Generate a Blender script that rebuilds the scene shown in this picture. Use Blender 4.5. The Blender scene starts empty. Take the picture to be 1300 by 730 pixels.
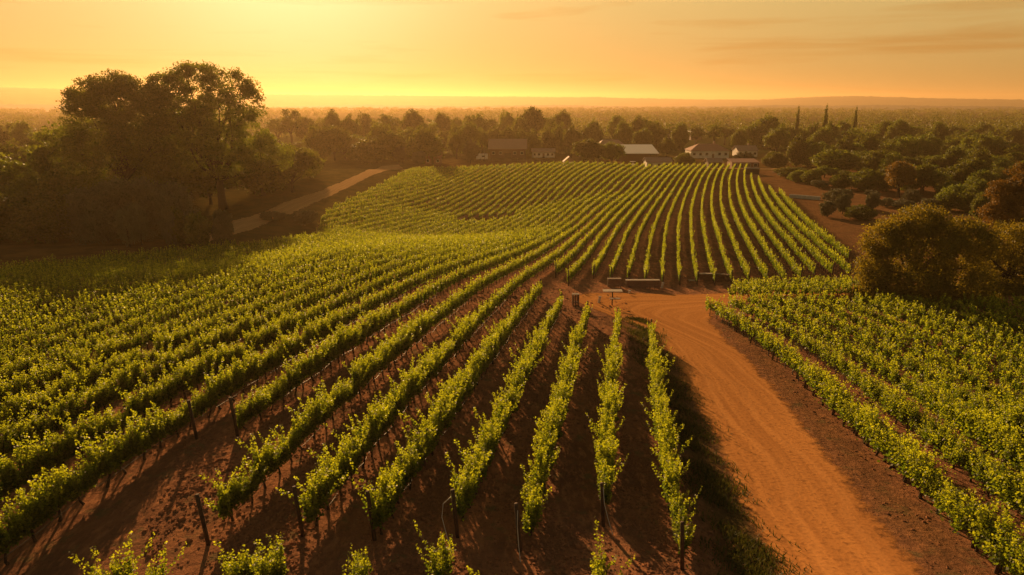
import bpy, math, random
import numpy as np
from math import radians, sin, cos, pi, sqrt

scene = bpy.context.scene
COL = scene.collection
ZC = 16.5                      # camera height above the datum
# ------------------------------------------------------------------ camera
FPX, CX, CY, PITCH = 867.0, 650.0, 365.0, radians(15.2)
cam = bpy.data.cameras.new('camera')
cam.sensor_width = 36.0
cam.lens = FPX / 1300.0 * 36.0
cam.clip_start, cam.clip_end = 0.5, 30000
camo = bpy.data.objects.new('camera', cam); COL.objects.link(camo)
camo.location = (0, 0, ZC)
camo.rotation_euler = (radians(90) - PITCH, 0, 0)
scene.camera = camo
# ------------------------------------------------------------------ light
SUN_AZ, SUN_EL = radians(-17.0), radians(13.5)      # azimuth from +Y towards +X
sd = np.array([sin(SUN_AZ)*cos(SUN_EL), cos(SUN_AZ)*cos(SUN_EL), sin(SUN_EL)])
sun = bpy.data.lights.new('sun', 'SUN')
sun.energy, sun.angle, sun.color = 5.0, radians(0.6), (1.0, 0.58, 0.24)
suno = bpy.data.objects.new('sun', sun); COL.objects.link(suno)
from mathutils import Vector, Matrix
suno.rotation_euler = Vector(sd).to_track_quat('Z', 'Y').to_euler()

world = bpy.data.worlds.new('World'); scene.world = world; world.use_nodes = True
nt = world.node_tree; nt.nodes.clear()
def N(t, typ, **kw):
    n = t.nodes.new(typ)
    for k, v in kw.items():
        if k.startswith('i_'):
            n.inputs[k[2:].replace('_', ' ')].default_value = v
        else: setattr(n, k, v)
    return n
sky = N(nt, 'ShaderNodeTexSky', sky_type='NISHITA', sun_disc=False)
sky.sun_elevation, sky.sun_rotation = SUN_EL, SUN_AZ
sky.altitude, sky.air_density, sky.dust_density, sky.ozone_density = 0, 1.0, 4.0, 1.0
tint = N(nt, 'ShaderNodeMixRGB', blend_type='MULTIPLY'); tint.inputs[0].default_value = 1
tint.inputs[2].default_value = (2.62, 1.90, 0.72, 1)
tc = N(nt, 'ShaderNodeTexCoord')
mp = N(nt, 'ShaderNodeMapping'); mp.inputs['Scale'].default_value = (1.6, 1.6, 26.0)
cn = N(nt, 'ShaderNodeTexNoise'); cn.inputs['Scale'].default_value = 1.7; cn.inputs['Detail'].default_value = 7
cn.inputs['Roughness'].default_value = .55; cn.inputs['Distortion'].default_value = .35
cr = N(nt, 'ShaderNodeValToRGB'); cr.color_ramp.elements[0].position = .50; cr.color_ramp.elements[1].position = .66
cr.color_ramp.elements[0].color = (1, 1, 1, 1); cr.color_ramp.elements[1].color = (0.90, 0.74, 0.60, 1)
cm = N(nt, 'ShaderNodeMixRGB', blend_type='MULTIPLY'); cm.inputs[0].default_value = 1
bg = N(nt, 'ShaderNodeBackground'); bg.inputs['Strength'].default_value = 0.12
wo = N(nt, 'ShaderNodeOutputWorld')
L = nt.links.new
gm = N(nt, 'ShaderNodeGamma'); gm.inputs[1].default_value = 0.12
L(sky.outputs[0], gm.inputs[0]); L(gm.outputs[0], tint.inputs[1]); L(tc.outputs['Generated'], mp.inputs[0]); L(mp.outputs[0], cn.inputs[0])
L(cn.outputs[0], cr.inputs[0]); L(tint.outputs[0], cm.inputs[1]); L(cr.outputs[0], cm.inputs[2])
# the sky dims and turns greyer towards the zenith, and is a little deeper at the horizon
nv = N(nt, 'ShaderNodeVectorMath', operation='NORMALIZE'); L(tc.outputs['Generated'], nv.inputs[0])
sx = N(nt, 'ShaderNodeSeparateXYZ'); L(nv.outputs[0], sx.inputs[0])
zr = N(nt, 'ShaderNodeValToRGB'); e = zr.color_ramp.elements
e[0].position = 0.0; e[0].color = (.80, .66, .52, 1); e[1].position = .13; e[1].color = (1, 1, 1, 1)
q = e.new(.30); q.color = (.42, .48, .68, 1); q = e.new(.7); q.color = (.17, .25, .50, 1)
L(sx.outputs[2], zr.inputs[0])
zm = N(nt, 'ShaderNodeMixRGB', blend_type='MULTIPLY'); zm.inputs[0].default_value = 1; L(cm.outputs[0], zm.inputs[1]); L(zr.outputs[0], zm.inputs[2])
# aureole round the sun
dt = N(nt, 'ShaderNodeVectorMath', operation='DOT_PRODUCT'); dt.inputs[1].default_value = tuple(sd); L(nv.outputs[0], dt.inputs[0])
mx0 = N(nt, 'ShaderNodeMath', operation='MAXIMUM'); mx0.inputs[1].default_value = 0; L(dt.outputs['Value'], mx0.inputs[0])
pw = N(nt, 'ShaderNodeMath', operation='POWER'); pw.inputs[1].default_value = 60; L(mx0.outputs[0], pw.inputs[0])
gl = N(nt, 'ShaderNodeVectorMath', operation='SCALE'); gl.inputs[0].default_value = (2.6, 2.2, 1.5); L(pw.outputs[0], gl.inputs['Scale'])
za = N(nt, 'ShaderNodeMixRGB', blend_type='ADD'); za.inputs[0].default_value = 1; L(zm.outputs[0], za.inputs[1]); L(gl.outputs[0], za.inputs[2])
L(za.outputs[0], bg.inputs[0]); L(bg.outputs[0], wo.inputs[0])
scene.view_settings.view_transform = 'Standard'; scene.view_settings.look = 'None'
scene.view_settings.gamma = 1; scene.view_settings.exposure = 0.65
cy = scene.cycles
cy.max_bounces = 5; cy.diffuse_bounces = 2; cy.transmission_bounces = 3; cy.volume_bounces = 0
cy.transparent_max_bounces = 4; cy.glossy_bounces = 1
cy.use_denoising = True
HAZE_DENSITY, HAZE_G = 0.00018, 0.52

# ------------------------------------------------------------------ terrain
gx = np.array([-90, -60, -40, -22, -8, 6, 20, 60.])
gy = np.array([10, 25, 40, 55, 70, 90, 115, 150, 190, 250.])
G = np.array([[-18.8, -17.7, -16.9, -15.7, -13.1, -12.9, -13.8, -16.7],
 [-18.8, -17.2, -15.9, -14.2, -13.7, -16.1, -16.3, -18.0],
 [-18.9, -16.9, -16.0, -15.0, -14.6, -17.4, -17.9, -19.2],
 [-19.0, -17.2, -16.5, -15.9, -15.9, -17.9, -19.1, -20.1],
 [-19.2, -18.2, -17.5, -17.2, -17.0, -18.7, -20.4, -20.5],
 [-20.3, -20.6, -21.0, -18.9, -19.5, -20.6, -22.2, -20.6],
 [-22.0, -22.2, -23.4, -23.0, -23.1, -22.8, -21.5, -21.2],
 [-22.8, -22.8, -26.6, -29.0, -28.8, -26.9, -23.2, -21.5],
 [-22.2, -21.6, -25.2, -29.3, -30.2, -28.3, -24.8, -21.6],
 [-21.8, -21.6, -22.4, -22.5, -21.6, -20.8, -20.0, -21.4]]) + 15.0
def _bil(x, y):
    x = np.clip(x, gx[0], gx[-1]); y = np.clip(y, gy[0], gy[-1])
    i = np.clip(np.searchsorted(gx, x)-1, 0, len(gx)-2); j = np.clip(np.searchsorted(gy, y)-1, 0, len(gy)-2)
    a = (x-gx[i])/(gx[i+1]-gx[i]); b = (y-gy[j])/(gy[j+1]-gy[j])
    return G[j, i]*(1-a)*(1-b)+G[j, i+1]*a*(1-b)+G[j+1, i]*(1-a)*b+G[j+1, i+1]*a*b
PLAIN = -8.4
_fx = np.arange(-260, 261, 2.0); _fy = np.arange(-60, 341, 2.0)
_X, _Y = np.meshgrid(_fx, _fy)
_Z = _bil(_X, _Y)
_b = np.clip((_Y-247)/18, 0, 1); _b = _b*_b*(3-2*_b)
_Z = _Z*(1-_b)+PLAIN*_b
_s = np.clip((np.abs(_X)-100)/90, 0, 1); _s = _s*_s*(3-2*_s)*np.clip((_Y-20)/60, 0, 1)
_Z = _Z*(1-_s)+(PLAIN+0.6)*_s
for _ in range(7):
    Zp = np.pad(_Z, 1, mode='edge')
    _Z = (Zp[1:-1, 1:-1]*2+Zp[:-2, 1:-1]+Zp[2:, 1:-1]+Zp[1:-1, :-2]+Zp[1:-1, 2:])/6
def gz(x, y):
    x = np.asarray(x, float); y = np.asarray(y, float)
    xx = np.clip(x, _fx[0], _fx[-1]-.01); yy = np.clip(y, _fy[0], _fy[-1]-.01)
    i = ((xx-_fx[0])/2).astype(int); j = ((yy-_fy[0])/2).astype(int)
    a = (xx-_fx[i])/2; b = (yy-_fy[j])/2
    z = _Z[j, i]*(1-a)*(1-b)+_Z[j, i+1]*a*(1-b)+_Z[j+1, i]*(1-a)*b+_Z[j+1, i+1]*a*b
    r = np.hypot(x, y)
    z = z + np.clip((r-3300)/1500, 0, 1)**1.5*0
    return z
def ray(px, py):
    x = (px-CX)/FPX; y = -(py-CY)/FPX
    return np.array([x, cos(PITCH)+y*sin(PITCH), -sin(PITCH)+y*cos(PITCH)])
def at(px, py, h=0.0):
    """where the sight line meets the ground raised by h"""
    d = ray(px, py); d = d/d[1]
    t = 12.0
    while t < 3000:
        if ZC+d[2]*t < gz(d[0]*t, t)+h: break
        t += 0.25 if t < 320 else 4
    return np.array([d[0]*t, t, float(gz(d[0]*t, t))])
def atY(px, Y, py=None):
    """x at distance Y for image column px; z of image row py there"""
    # depth depends on z; use ground z
    x = 0
    for _ in range(4):
        z = float(gz(x, Y))-ZC
        x = (px-CX)/FPX*(Y*cos(PITCH)-z*sin(PITCH))
    if py is None: return x, float(gz(x, Y))
    d = ray(px, py)
    return x, ZC+d[2]/d[1]*Y
def mpp(Y, z=-6.0):
    return (Y*cos(PITCH)-(z-ZC)*sin(PITCH))/FPX      # metres per pixel there

# ------------------------------------------------------------------ helpers
def tag(o, label=None, cat=None, group=None, kind=None):
    if label: o['label'] = label
    if cat: o['category'] = cat
    if group: o['group'] = group
    if kind: o['kind'] = kind
    return o
def link(name, me, parent=None):
    o = bpy.data.objects.new(name, me); COL.objects.link(o)
    if parent is not None: o.parent = parent
    return o
def empty(name, loc, rz=0.0, sc=(1, 1, 1)):
    o = bpy.data.objects.new(name, None); COL.objects.link(o)
    o.location = loc; o.rotation_euler = (0, 0, rz); o.scale = sc; o.empty_display_size = .3
    return o
def kids(o): return [c for c in list(o.children)]
def copy_tree(o, parent=None):
    c = o.copy(); COL.objects.link(c); c.parent = parent
    for ch in kids(o): copy_tree(ch, c)
    return c
def quads_mesh(name, V, mats, tintv=None, matidx=None, smooth=False):
    """V: (n,4,3) array of quads"""
    n = len(V)
    me = bpy.data.meshes.new(name)
    me.vertices.add(n*4); me.vertices.foreach_set('co', np.ascontiguousarray(V, np.float32).ravel())
    me.loops.add(n*4); me.loops.foreach_set('vertex_index', np.arange(n*4, dtype=np.int32))
    me.polygons.add(n); me.polygons.foreach_set('loop_start', np.arange(0, n*4, 4, dtype=np.int32))
    for m in mats: me.materials.append(m)
    if matidx is not None: me.polygons.foreach_set('material_index', np.asarray(matidx, np.int32))
    if tintv is not None:
        a = me.attributes.new('tint', 'FLOAT', 'FACE'); a.data.foreach_set('value', np.asarray(tintv, np.float32))
    me.update(calc_edges=True)
    return me
def grid_mesh(name, XX, YY, ZZ, mat, attrs=None):
    ny, nx = XX.shape
    me = bpy.data.meshes.new(name)
    co = np.stack([XX, YY, ZZ], -1).reshape(-1, 3).astype(np.float32)
    idx = np.arange(nx*ny).reshape(ny, nx)
    q = np.stack([idx[:-1, :-1], idx[:-1, 1:], idx[1:, 1:], idx[1:, :-1]], -1).reshape(-1, 4)
    me.vertices.add(len(co)); me.vertices.foreach_set('co', co.ravel())
    me.loops.add(q.size); me.loops.foreach_set('vertex_index', q.ravel().astype(np.int32))
    me.polygons.add(len(q)); me.polygons.foreach_set('loop_start', np.arange(0, q.size, 4, dtype=np.int32))
    me.polygons.foreach_set('use_smooth', np.ones(len(q), bool))
    me.materials.append(mat)
    for k, v in (attrs or {}).items():
        a = me.attributes.new(k, 'FLOAT', 'POINT'); a.data.foreach_set('value', v.ravel().astype(np.float32))
    me.update(calc_edges=True)
    return me
class MB:
    """collects boxes, prisms and tubes, then becomes one mesh"""
    def __init__(s): s.v = []; s.f = []; s.sm = []
    def add(s, v, f, smooth=False):
        b = len(s.v); s.v += [tuple(p) for p in v]; s.f += [tuple(b+i for i in q) for q in f]; s.sm += [smooth]*len(f)
    def box(s, c, d, rz=0.0):
        x, y, z = d[0]/2, d[1]/2, d[2]/2; ca, sa = cos(rz), sin(rz)
        P = [(-x, -y, -z), (x, -y, -z), (x, y, -z), (-x, y, -z), (-x, -y, z), (x, -y, z), (x, y, z), (-x, y, z)]
        P = [(c[0]+p[0]*ca-p[1]*sa, c[1]+p[0]*sa+p[1]*ca, c[2]+p[2]) for p in P]
        s.add(P, [(0, 3, 2, 1), (4, 5, 6, 7), (0, 1, 5, 4), (1, 2, 6, 5), (2, 3, 7, 6), (3, 0, 4, 7)])
    def tube(s, pts, rad, n=6, cap=True):
        pts = [Vector(p) for p in pts]
        if not hasattr(rad, '__len__'): rad = [rad]*len(pts)
        rings = []
        for i, p in enumerate(pts):
            d = (pts[min(i+1, len(pts)-1)]-pts[max(i-1, 0)])
            if d.length < 1e-6: d = Vector((0, 0, 1))
            d.normalize()
            u = d.orthogonal().normalized() if i == 0 else (u-d*u.dot(d)).normalized()
            w = d.cross(u)
            rings.append([p+(u*cos(2*pi*k/n)+w*sin(2*pi*k/n))*rad[i] for k in range(n)])
        v = [q for r in rings for q in r]; f = []
        for i in range(len(pts)-1):
            for k in range(n):
                f.append((i*n+k, i*n+(k+1) % n, (i+1)*n+(k+1) % n, (i+1)*n+k))
        if cap: f.append(tuple(range(n-1, -1, -1))); f.append(tuple((len(pts)-1)*n+k for k in range(n)))
        s.add(v, f, True)
    def build(s, name, mat, parent=None):
        me = bpy.data.meshes.new(name); me.from_pydata(s.v, [], s.f)
        me.polygons.foreach_set('use_smooth', s.sm)
        me.materials.append(mat); me.update()
        return link(name, me, parent)

# ------------------------------------------------------------------ materials
def mat(name, col, rough=.8, metal=0.0, var=.25, nscale=3.0, bump=0.0, bscale=20.0, col2=None, transl=0.0, tcol=None, tintattr=False, tint2=None, objrand=False, spec=.3):
    m = bpy.data.materials.new(name); m.use_nodes = True; t = m.node_tree; t.nodes.clear(); l = t.links.new
    out = N(t, 'ShaderNodeOutputMaterial'); p = N(t, 'ShaderNodeBsdfPrincipled')
    p.inputs['Roughness'].default_value = rough; p.inputs['Metallic'].default_value = metal
    p.inputs['Specular IOR Level'].default_value = spec
    g = N(t, 'ShaderNodeNewGeometry')
    nz = N(t, 'ShaderNodeTexNoise'); nz.inputs['Scale'].default_value = nscale; nz.inputs['Detail'].default_value = 5
    tcx = N(t, 'ShaderNodeTexCoord'); l(tcx.outputs['Object'] if not tintattr else g.outputs['Position'], nz.inputs[0])
    mx = N(t, 'ShaderNodeMixRGB'); c2 = col2 if col2 else tuple(c*(1-var) for c in col)
    mx.inputs[1].default_value = (*col, 1); mx.inputs[2].default_value = (*c2, 1)
    rp = N(t, 'ShaderNodeMapRange'); rp.inputs[1].default_value = .35; rp.inputs[2].default_value = .65
    l(nz.outputs[0], rp.inputs[0]); l(rp.outputs[0], mx.inputs[0]); cur = mx.outputs[0]
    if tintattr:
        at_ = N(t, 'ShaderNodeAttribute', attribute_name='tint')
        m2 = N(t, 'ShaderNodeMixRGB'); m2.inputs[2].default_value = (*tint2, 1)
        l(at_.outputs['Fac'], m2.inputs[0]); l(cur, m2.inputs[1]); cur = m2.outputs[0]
    if objrand:
        oi = N(t, 'ShaderNodeObjectInfo'); hs = N(t, 'ShaderNodeHueSaturation')
        r1 = N(t, 'ShaderNodeMapRange'); r1.inputs[3].default_value = .485; r1.inputs[4].default_value = .512
        r2 = N(t, 'ShaderNodeMapRange'); r2.inputs[3].default_value = .7; r2.inputs[4].default_value = 1.3
        l(oi.outputs['Random'], r1.inputs[0]); l(oi.outputs['Random'], r2.inputs[0])
        l(r1.outputs[0], hs.inputs['Hue']); l(r2.outputs[0], hs.inputs['Value']); l(cur, hs.inputs['Color']); cur = hs.outputs[0]
    l(cur, p.inputs['Base Color'])
    sh = p.outputs[0]
    if bump:
        bn = N(t, 'ShaderNodeTexNoise'); bn.inputs['Scale'].default_value = bscale; bn.inputs['Detail'].default_value = 6
        l(tcx.outputs['Object'], bn.inputs[0]); b = N(t, 'ShaderNodeBump'); b.inputs['Strength'].default_value = 1
        b.inputs['Distance'].default_value = bump; l(bn.outputs[0], b.inputs['Height']); l(b.outputs[0], p.inputs['Normal'])
    if transl:
        tr = N(t, 'ShaderNodeBsdfTranslucent'); ms = N(t, 'ShaderNodeMixShader'); ms.inputs[0].default_value = transl
        k = N(t, 'ShaderNodeMixRGB', blend_type='MULTIPLY'); k.inputs[0].default_value = 1; k.inputs[2].default_value = (*(tcol or (1.5, 1.5, .6)), 1)
        l(cur, k.inputs[1]); l(k.outputs[0], tr.inputs[0]); l(sh, ms.inputs[1]); l(tr.outputs[0], ms.inputs[2]); sh = ms.outputs[0]
    l(sh, out.inputs[0]); return m

M = {}
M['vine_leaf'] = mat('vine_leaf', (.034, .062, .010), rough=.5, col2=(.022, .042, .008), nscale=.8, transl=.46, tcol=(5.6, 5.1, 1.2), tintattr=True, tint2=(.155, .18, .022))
M['bark'] = mat('bark', (.06, .038, .026), rough=.9, bump=.01, bscale=30)
M['post'] = mat('post', (.085, .05, .035), rough=.85, bump=.004, bscale=40, var=.4)
M['hose'] = mat('hose', (.55, .5, .45), rough=.5)
M['drip'] = mat('drip', (.05, .04, .035), rough=.5)
M['crown_oak'] = mat('crown_oak', (.045, .070, .014), rough=.6, nscale=.25, transl=.42, tcol=(2.4, 2.1, .7), tintattr=True, tint2=(.13, .145, .025), objrand=True)
M['crown_gold'] = mat('crown_gold', (.11, .085, .018), rough=.6, nscale=.25, transl=.4, tcol=(2.0, 1.4, .6), tintattr=True, tint2=(.19, .14, .03), objrand=True)
M['crown_willow'] = mat('crown_willow', (.080, .090, .018), rough=.6, nscale=.3, transl=.48, tcol=(2.8, 2.1, .6), tintattr=True, tint2=(.18, .17, .028))
M['crown_olive'] = mat('crown_olive', (.085, .09, .05), rough=.6, nscale=.25, transl=.25, tcol=(1.5, 1.3, .8), tintattr=True, tint2=(.14, .14, .075), objrand=True)
M['white_wall'] = mat('white_wall', (.75, .68, .60), rough=.8, var=.15)
M['brown_wall'] = mat('brown_wall', (.16, .09, .06), rough=.8)
M['brick_wall'] = mat('brick_wall', (.26, .13, .09), rough=.85, nscale=8)
M['roof_brown'] = mat('roof_brown', (.36, .23, .17), rough=.75, bump=.03, bscale=8)
M['roof_red'] = mat('roof_red', (.38, .18, .12), rough=.75, bump=.03, bscale=8)
M['roof_white'] = mat('roof_white', (.75, .70, .64), rough=.45, var=.08)
M['glass'] = mat('glass', (.03, .03, .035), rough=.12, spec=.8)
M['trim'] = mat('trim', (.6, .55, .5), rough=.6)
M['wood'] = mat('wood', (.22, .14, .09), rough=.8, bump=.01)
M['wood_pale'] = mat('wood_pale', (.42, .33, .26), rough=.7, bump=.008)
M['dark'] = mat('dark', (.03, .025, .022), rough=.8)
M['tyre'] = mat('tyre', (.02, .02, .02), rough=.8)
M['paint'] = mat('paint', (.5, .46, .4), rough=.35, spec=.5)

def ground_mat():
    m = bpy.data.materials.new('ground_soil'); m.use_nodes = True; t = m.node_tree; t.nodes.clear(); l = t.links.new
    out = N(t, 'ShaderNodeOutputMaterial'); p = N(t, 'ShaderNodeBsdfPrincipled'); p.inputs['Roughness'].default_value = .95
    p.inputs['Specular IOR Level'].default_value = 0
    tcx = N(t, 'ShaderNodeTexCoord')
    def noise(sc, det=6, rough=.6, vec=None):
        n = N(t, 'ShaderNodeTexNoise'); n.inputs['Scale'].default_value = sc; n.inputs['Detail'].default_value = det; n.inputs['Roughness'].default_value = rough
        l(vec or tcx.outputs['Object'], n.inputs[0]); return n.outputs[0]
    def ramp(fac, a, b):
        r = N(t, 'ShaderNodeMapRange'); r.interpolation_type = 'SMOOTHSTEP'; r.inputs[1].default_value = a; r.inputs[2].default_value = b; l(fac, r.inputs[0]); return r.outputs[0]
    def mix(f, a, b):
        x = N(t, 'ShaderNodeMixRGB')
        if isinstance(f, float): x.inputs[0].default_value = f
        else: l(f, x.inputs[0])
        for i, c in ((1, a), (2, b)):
            if isinstance(c, tuple): x.inputs[i].default_value = (*c, 1)
            else: l(c, x.inputs[i])
        return x.outputs[0]
    # furrows run along the rows
    mpn = N(t, 'ShaderNodeMapping'); mpn.inputs['Rotation'].default_value = (0, 0, radians(9.5)); mpn.inputs['Scale'].default_value = (1, .35, 1)
    l(tcx.outputs['Object'], mpn.inputs[0])
    fur = noise(3.2, 5, .6, mpn.outputs[0])
    soil = mix(ramp(noise(.35), .35, .65), (.32, .145, .078), (.21, .10, .06))
    soil = mix(ramp(fur, .45, .7), soil, (.42, .19, .095))
    soil = mix(ramp(noise(.9, 4, .6), .56, .7), soil, (.20, .135, .07))
    soil = mix(ramp(noise(7, 8, .7), .55, .72), soil, (.12, .062, .042))
    def attr(n):
        a = N(t, 'ShaderNodeAttribute', attribute_name=n); return a.outputs['Fac']
    dry = mix(ramp(noise(.25), .4, .6), (.17, .092, .028), (.10, .055, .02))
    dry = mix(ramp(noise(2.0), .5, .7), dry, (.10, .075, .03))
    grass = mix(ramp(noise(.8), .4, .6), (.034, .045, .014), (.060, .058, .017))
    c = mix(attr('dry'), soil, dry); c = mix(attr('grass'), c, grass)
    l(c, p.inputs['Base Color'])
    h1 = noise(2.2, 8, .72); h2 = fur
    ad = N(t, 'ShaderNodeMath', operation='ADD'); l(h1, ad.inputs[0]); l(h2, ad.inputs[1])
    b = N(t, 'ShaderNodeBump'); b.inputs['Strength'].default_value = .9; b.inputs['Distance'].default_value = .30
    l(ad.outputs[0], b.inputs['Height']); l(b.outputs[0], p.inputs['Normal'])
    l(p.outputs[0], out.inputs[0]); return m
M['ground'] = ground_mat()
def road_mat(name, c1, c2, c3):
    m = bpy.data.materials.new(name); m.use_nodes = True; t = m.node_tree; t.nodes.clear(); l = t.links.new
    out = N(t, 'ShaderNodeOutputMaterial'); p = N(t, 'ShaderNodeBsdfPrincipled'); p.inputs['Roughness'].default_value = .9
    p.inputs['Specular IOR Level'].default_value = 0
    tcx = N(t, 'ShaderNodeTexCoord')
    ua = N(t, 'ShaderNodeAttribute', attribute_name='across'); va = N(t, 'ShaderNodeAttribute', attribute_name='along')
    cb = N(t, 'ShaderNodeCombineXYZ'); l(ua.outputs['Fac'], cb.inputs[0]); l(va.outputs['Fac'], cb.inputs[1])
    mpn = N(t, 'ShaderNodeMapping'); mpn.inputs['Scale'].default_value = (1.1, .045, 1); l(cb.outputs[0], mpn.inputs[0])
    a = N(t, 'ShaderNodeTexNoise'); a.inputs['Scale'].default_value = 1.6; a.inputs['Detail'].default_value = 6; l(mpn.outputs[0], a.inputs[0])
    b = N(t, 'ShaderNodeTexNoise'); b.inputs['Scale'].default_value = 5; b.inputs['Detail'].default_value = 8; l(tcx.outputs['Object'], b.inputs[0])
    x = N(t, 'ShaderNodeMixRGB'); x.inputs[1].default_value = (*c1, 1); x.inputs[2].default_value = (*c2, 1)
    r = N(t, 'ShaderNodeMapRange'); r.inputs[1].default_value = .4; r.inputs[2].default_value = .62; l(a.outputs[0], r.inputs[0]); l(r.outputs[0], x.inputs[0])
    y = N(t, 'ShaderNodeMixRGB'); y.inputs[2].default_value = (*c3, 1)
    r2 = N(t, 'ShaderNodeMapRange'); r2.inputs[1].default_value = .5; r2.inputs[2].default_value = .75; l(b.outputs[0], r2.inputs[0]); l(r2.outputs[0], y.inputs[0]); l(x.outputs[0], y.inputs[1])
    l(y.outputs[0], p.inputs['Base Color'])
    ad = N(t, 'ShaderNodeMath', operation='ADD'); l(a.outputs[0], ad.inputs[0])
    ml = N(t, 'ShaderNodeMath', operation='MULTIPLY'); ml.inputs[1].default_value = .6; l(b.outputs[0], ml.inputs[0]); l(ml.outputs[0], ad.inputs[1])
    bm = N(t, 'ShaderNodeBump'); bm.inputs['Strength'].default_value = .8; bm.inputs['Distance'].default_value = .05; l(ad.outputs[0], bm.inputs['Height']); l(bm.outputs[0], p.inputs['Normal'])
    # ruts: two paler wheel lines wandering along the middle
    wn = N(t, 'ShaderNodeTexNoise'); wn.inputs['Scale'].default_value = .06; l(va.outputs['Fac'], wn.inputs[0])
    ea = N(t, 'ShaderNodeAttribute', attribute_name='edge'); en = N(t, 'ShaderNodeTexNoise'); en.inputs['Scale'].default_value = 1.3; en.inputs['Detail'].default_value = 8
    en.inputs['Roughness'].default_value = .7
    l(tcx.outputs['Object'], en.inputs[0])
    e1 = N(t, 'ShaderNodeMath', operation='MULTIPLY_ADD'); e1.inputs[1].default_value = -2.6; e1.inputs[2].default_value = 1.30; l(en.outputs[0], e1.inputs[0])
    e2 = N(t, 'ShaderNodeMath', operation='ADD'); l(ea.outputs['Fac'], e2.inputs[0]); l(e1.outputs[0], e2.inputs[1])
    e3 = N(t, 'ShaderNodeMapRange'); e3.inputs[1].default_value = .15; e3.inputs[2].default_value = .75; l(e2.outputs[0], e3.inputs[0])
    tp = N(t, 'ShaderNodeBsdfTransparent'); ms = N(t, 'ShaderNodeMixShader'); l(e3.outputs[0], ms.inputs[0]); l(tp.outputs[0], ms.inputs[1]); l(p.outputs[0], ms.inputs[2])
    rw = N(t, 'ShaderNodeMath', operation='MULTIPLY_ADD'); rw.inputs[1].default_value = 3.2; rw.inputs[2].default_value = -1.6; l(wn.outputs[0], rw.inputs[0])
    ra = N(t, 'ShaderNodeMath', operation='ADD'); l(ua.outputs['Fac'], ra.inputs[0]); l(rw.outputs[0], ra.inputs[1])
    rs_ = N(t, 'ShaderNodeMath', operation='MULTIPLY'); rs_.inputs[1].default_value = 2.6; l(ra.outputs[0], rs_.inputs[0])
    rc = N(t, 'ShaderNodeMath', operation='COSINE'); l(rs_.outputs[0], rc.inputs[0])
    rr = N(t, 'ShaderNodeMapRange'); rr.inputs[1].default_value = .55; rr.inputs[2].default_value = 1.0; rr.inputs[4].default_value = .2; l(rc.outputs[0], rr.inputs[0])
    ry_ = N(t, 'ShaderNodeMixRGB'); ry_.inputs[2].default_value = (min(c1[0]*1.35, .8), c1[1]*1.45, c1[2]*1.6, 1); l(rr.outputs[0], ry_.inputs[0]); l(y.outputs[0], ry_.inputs[1])
    l(ry_.outputs[0], p.inputs['Base Color'])
    l(ms.outputs[0], out.inputs[0]); return m
M['road'] = road_mat('dirt_road', (.52, .228, .072), (.42, .18, .058), (.28, .12, .042))
M['track'] = road_mat('farm_track', (.46, .27, .12), (.38, .22, .10), (.27, .16, .07))

# ------------------------------------------------------------------ ground sheet
def axis(lo, hi, step, far):
    a = list(np.arange(lo, hi+.1, step)); s = step
    while a[-1] < far: s *= 1.35; a.append(a[-1]+s)
    s = step
    while a[0] > -far: s *= 1.35; a.insert(0, a[0]-s)
    return np.array(a)
ax = axis(-120, 120, 1.0, 9000); ay = axis(0, 300, 1.0, 9000)
AX, AY = np.meshgrid(ax, ay); AZ = gz(AX, AY)
def line_dist(X, Y, pts):
    d = np.full(X.shape, 1e9)
    for (x0, y0), (x1, y1) in zip(pts[:-1], pts[1:]):
        dx, dy = x1-x0, y1-y0; t = np.clip(((X-x0)*dx+(Y-y0)*dy)/(dx*dx+dy*dy), 0, 1)
        d = np.minimum(d, np.hypot(X-x0-t*dx, Y-y0-t*dy))
    return d
def inpoly(X, Y, P):
    r = np.zeros(np.shape(X), bool); n = len(P)
    for i in range(n):
        x0, y0 = P[i]; x1, y1 = P[(i+1) % n]
        c = ((y0 > Y) != (y1 > Y)) & (X < (x1-x0)*(Y-y0)/((y1-y0) or 1e-9)+x0)
        r ^= c
    return r
# left edge of the vineyard, from near left to the far end
EDGE = [at(px, py, 1.6)[:2] for px, py in [(0, 334), (120, 322), (230, 312), (330, 304), (398, 296)]]
EDGE += [at(px, py, 1.0)[:2] for px, py in [(408, 276), (425, 262), (455, 248), (478, 237), (500, 225), (522, 214)]]
VPOLY = [(-130, 5), (-110, 60)]+[tuple(e) for e in EDGE]+[(-20, 251), (20, 247), (47, 245), (60, 225), (60, 200), (56, 150), (48, 88), (26, 82), (14, 78), (10, 62), (9, 5)]
FIELD = inpoly(AX, AY, VPOLY)
soft = FIELD.astype(float)
for _ in range(2):
    q = np.pad(soft, 1, mode='edge'); soft = (q[1:-1, 1:-1]+q[:-2, 1:-1]+q[2:, 1:-1]+q[1:-1, :-2]+q[1:-1, 2:])/5
rightblk = inpoly(AX, AY, [(14, 0), (70, 0), (90, 84), (14, 84)])
dry = np.where(rightblk, 0.0, 1-soft)
dry = np.where((AY < 60) & (AX > -100), 0.0, dry)
dry = np.where((AX > 10) & (AY < 92) & (AX < 80), dry*.25, dry)
dry = np.where((AX > 40) & (AY > 90) & (AY < 240), dry*.55, dry)
cl = at(615, 282); clear = (AX-cl[0])**2/11**2+(AY-cl[1])**2/7**2
dry = np.maximum(dry, np.clip(1.5-clear, 0, 1))
verge = np.clip(1.2-np.abs(AX-(17.2+(AY-22)*.11))/2.0, 0, 1)*(AY < 66)*.45
dry = np.maximum(dry, verge)
strip = np.clip(1.3-np.abs(AX-(9.3+(AY-22)*.075))/1.2, 0, 1)*np.clip((66-AY)/12, 0, 1)
vil = ((AY > 255) & (AY < 272)).astype(float)*.0
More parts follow.
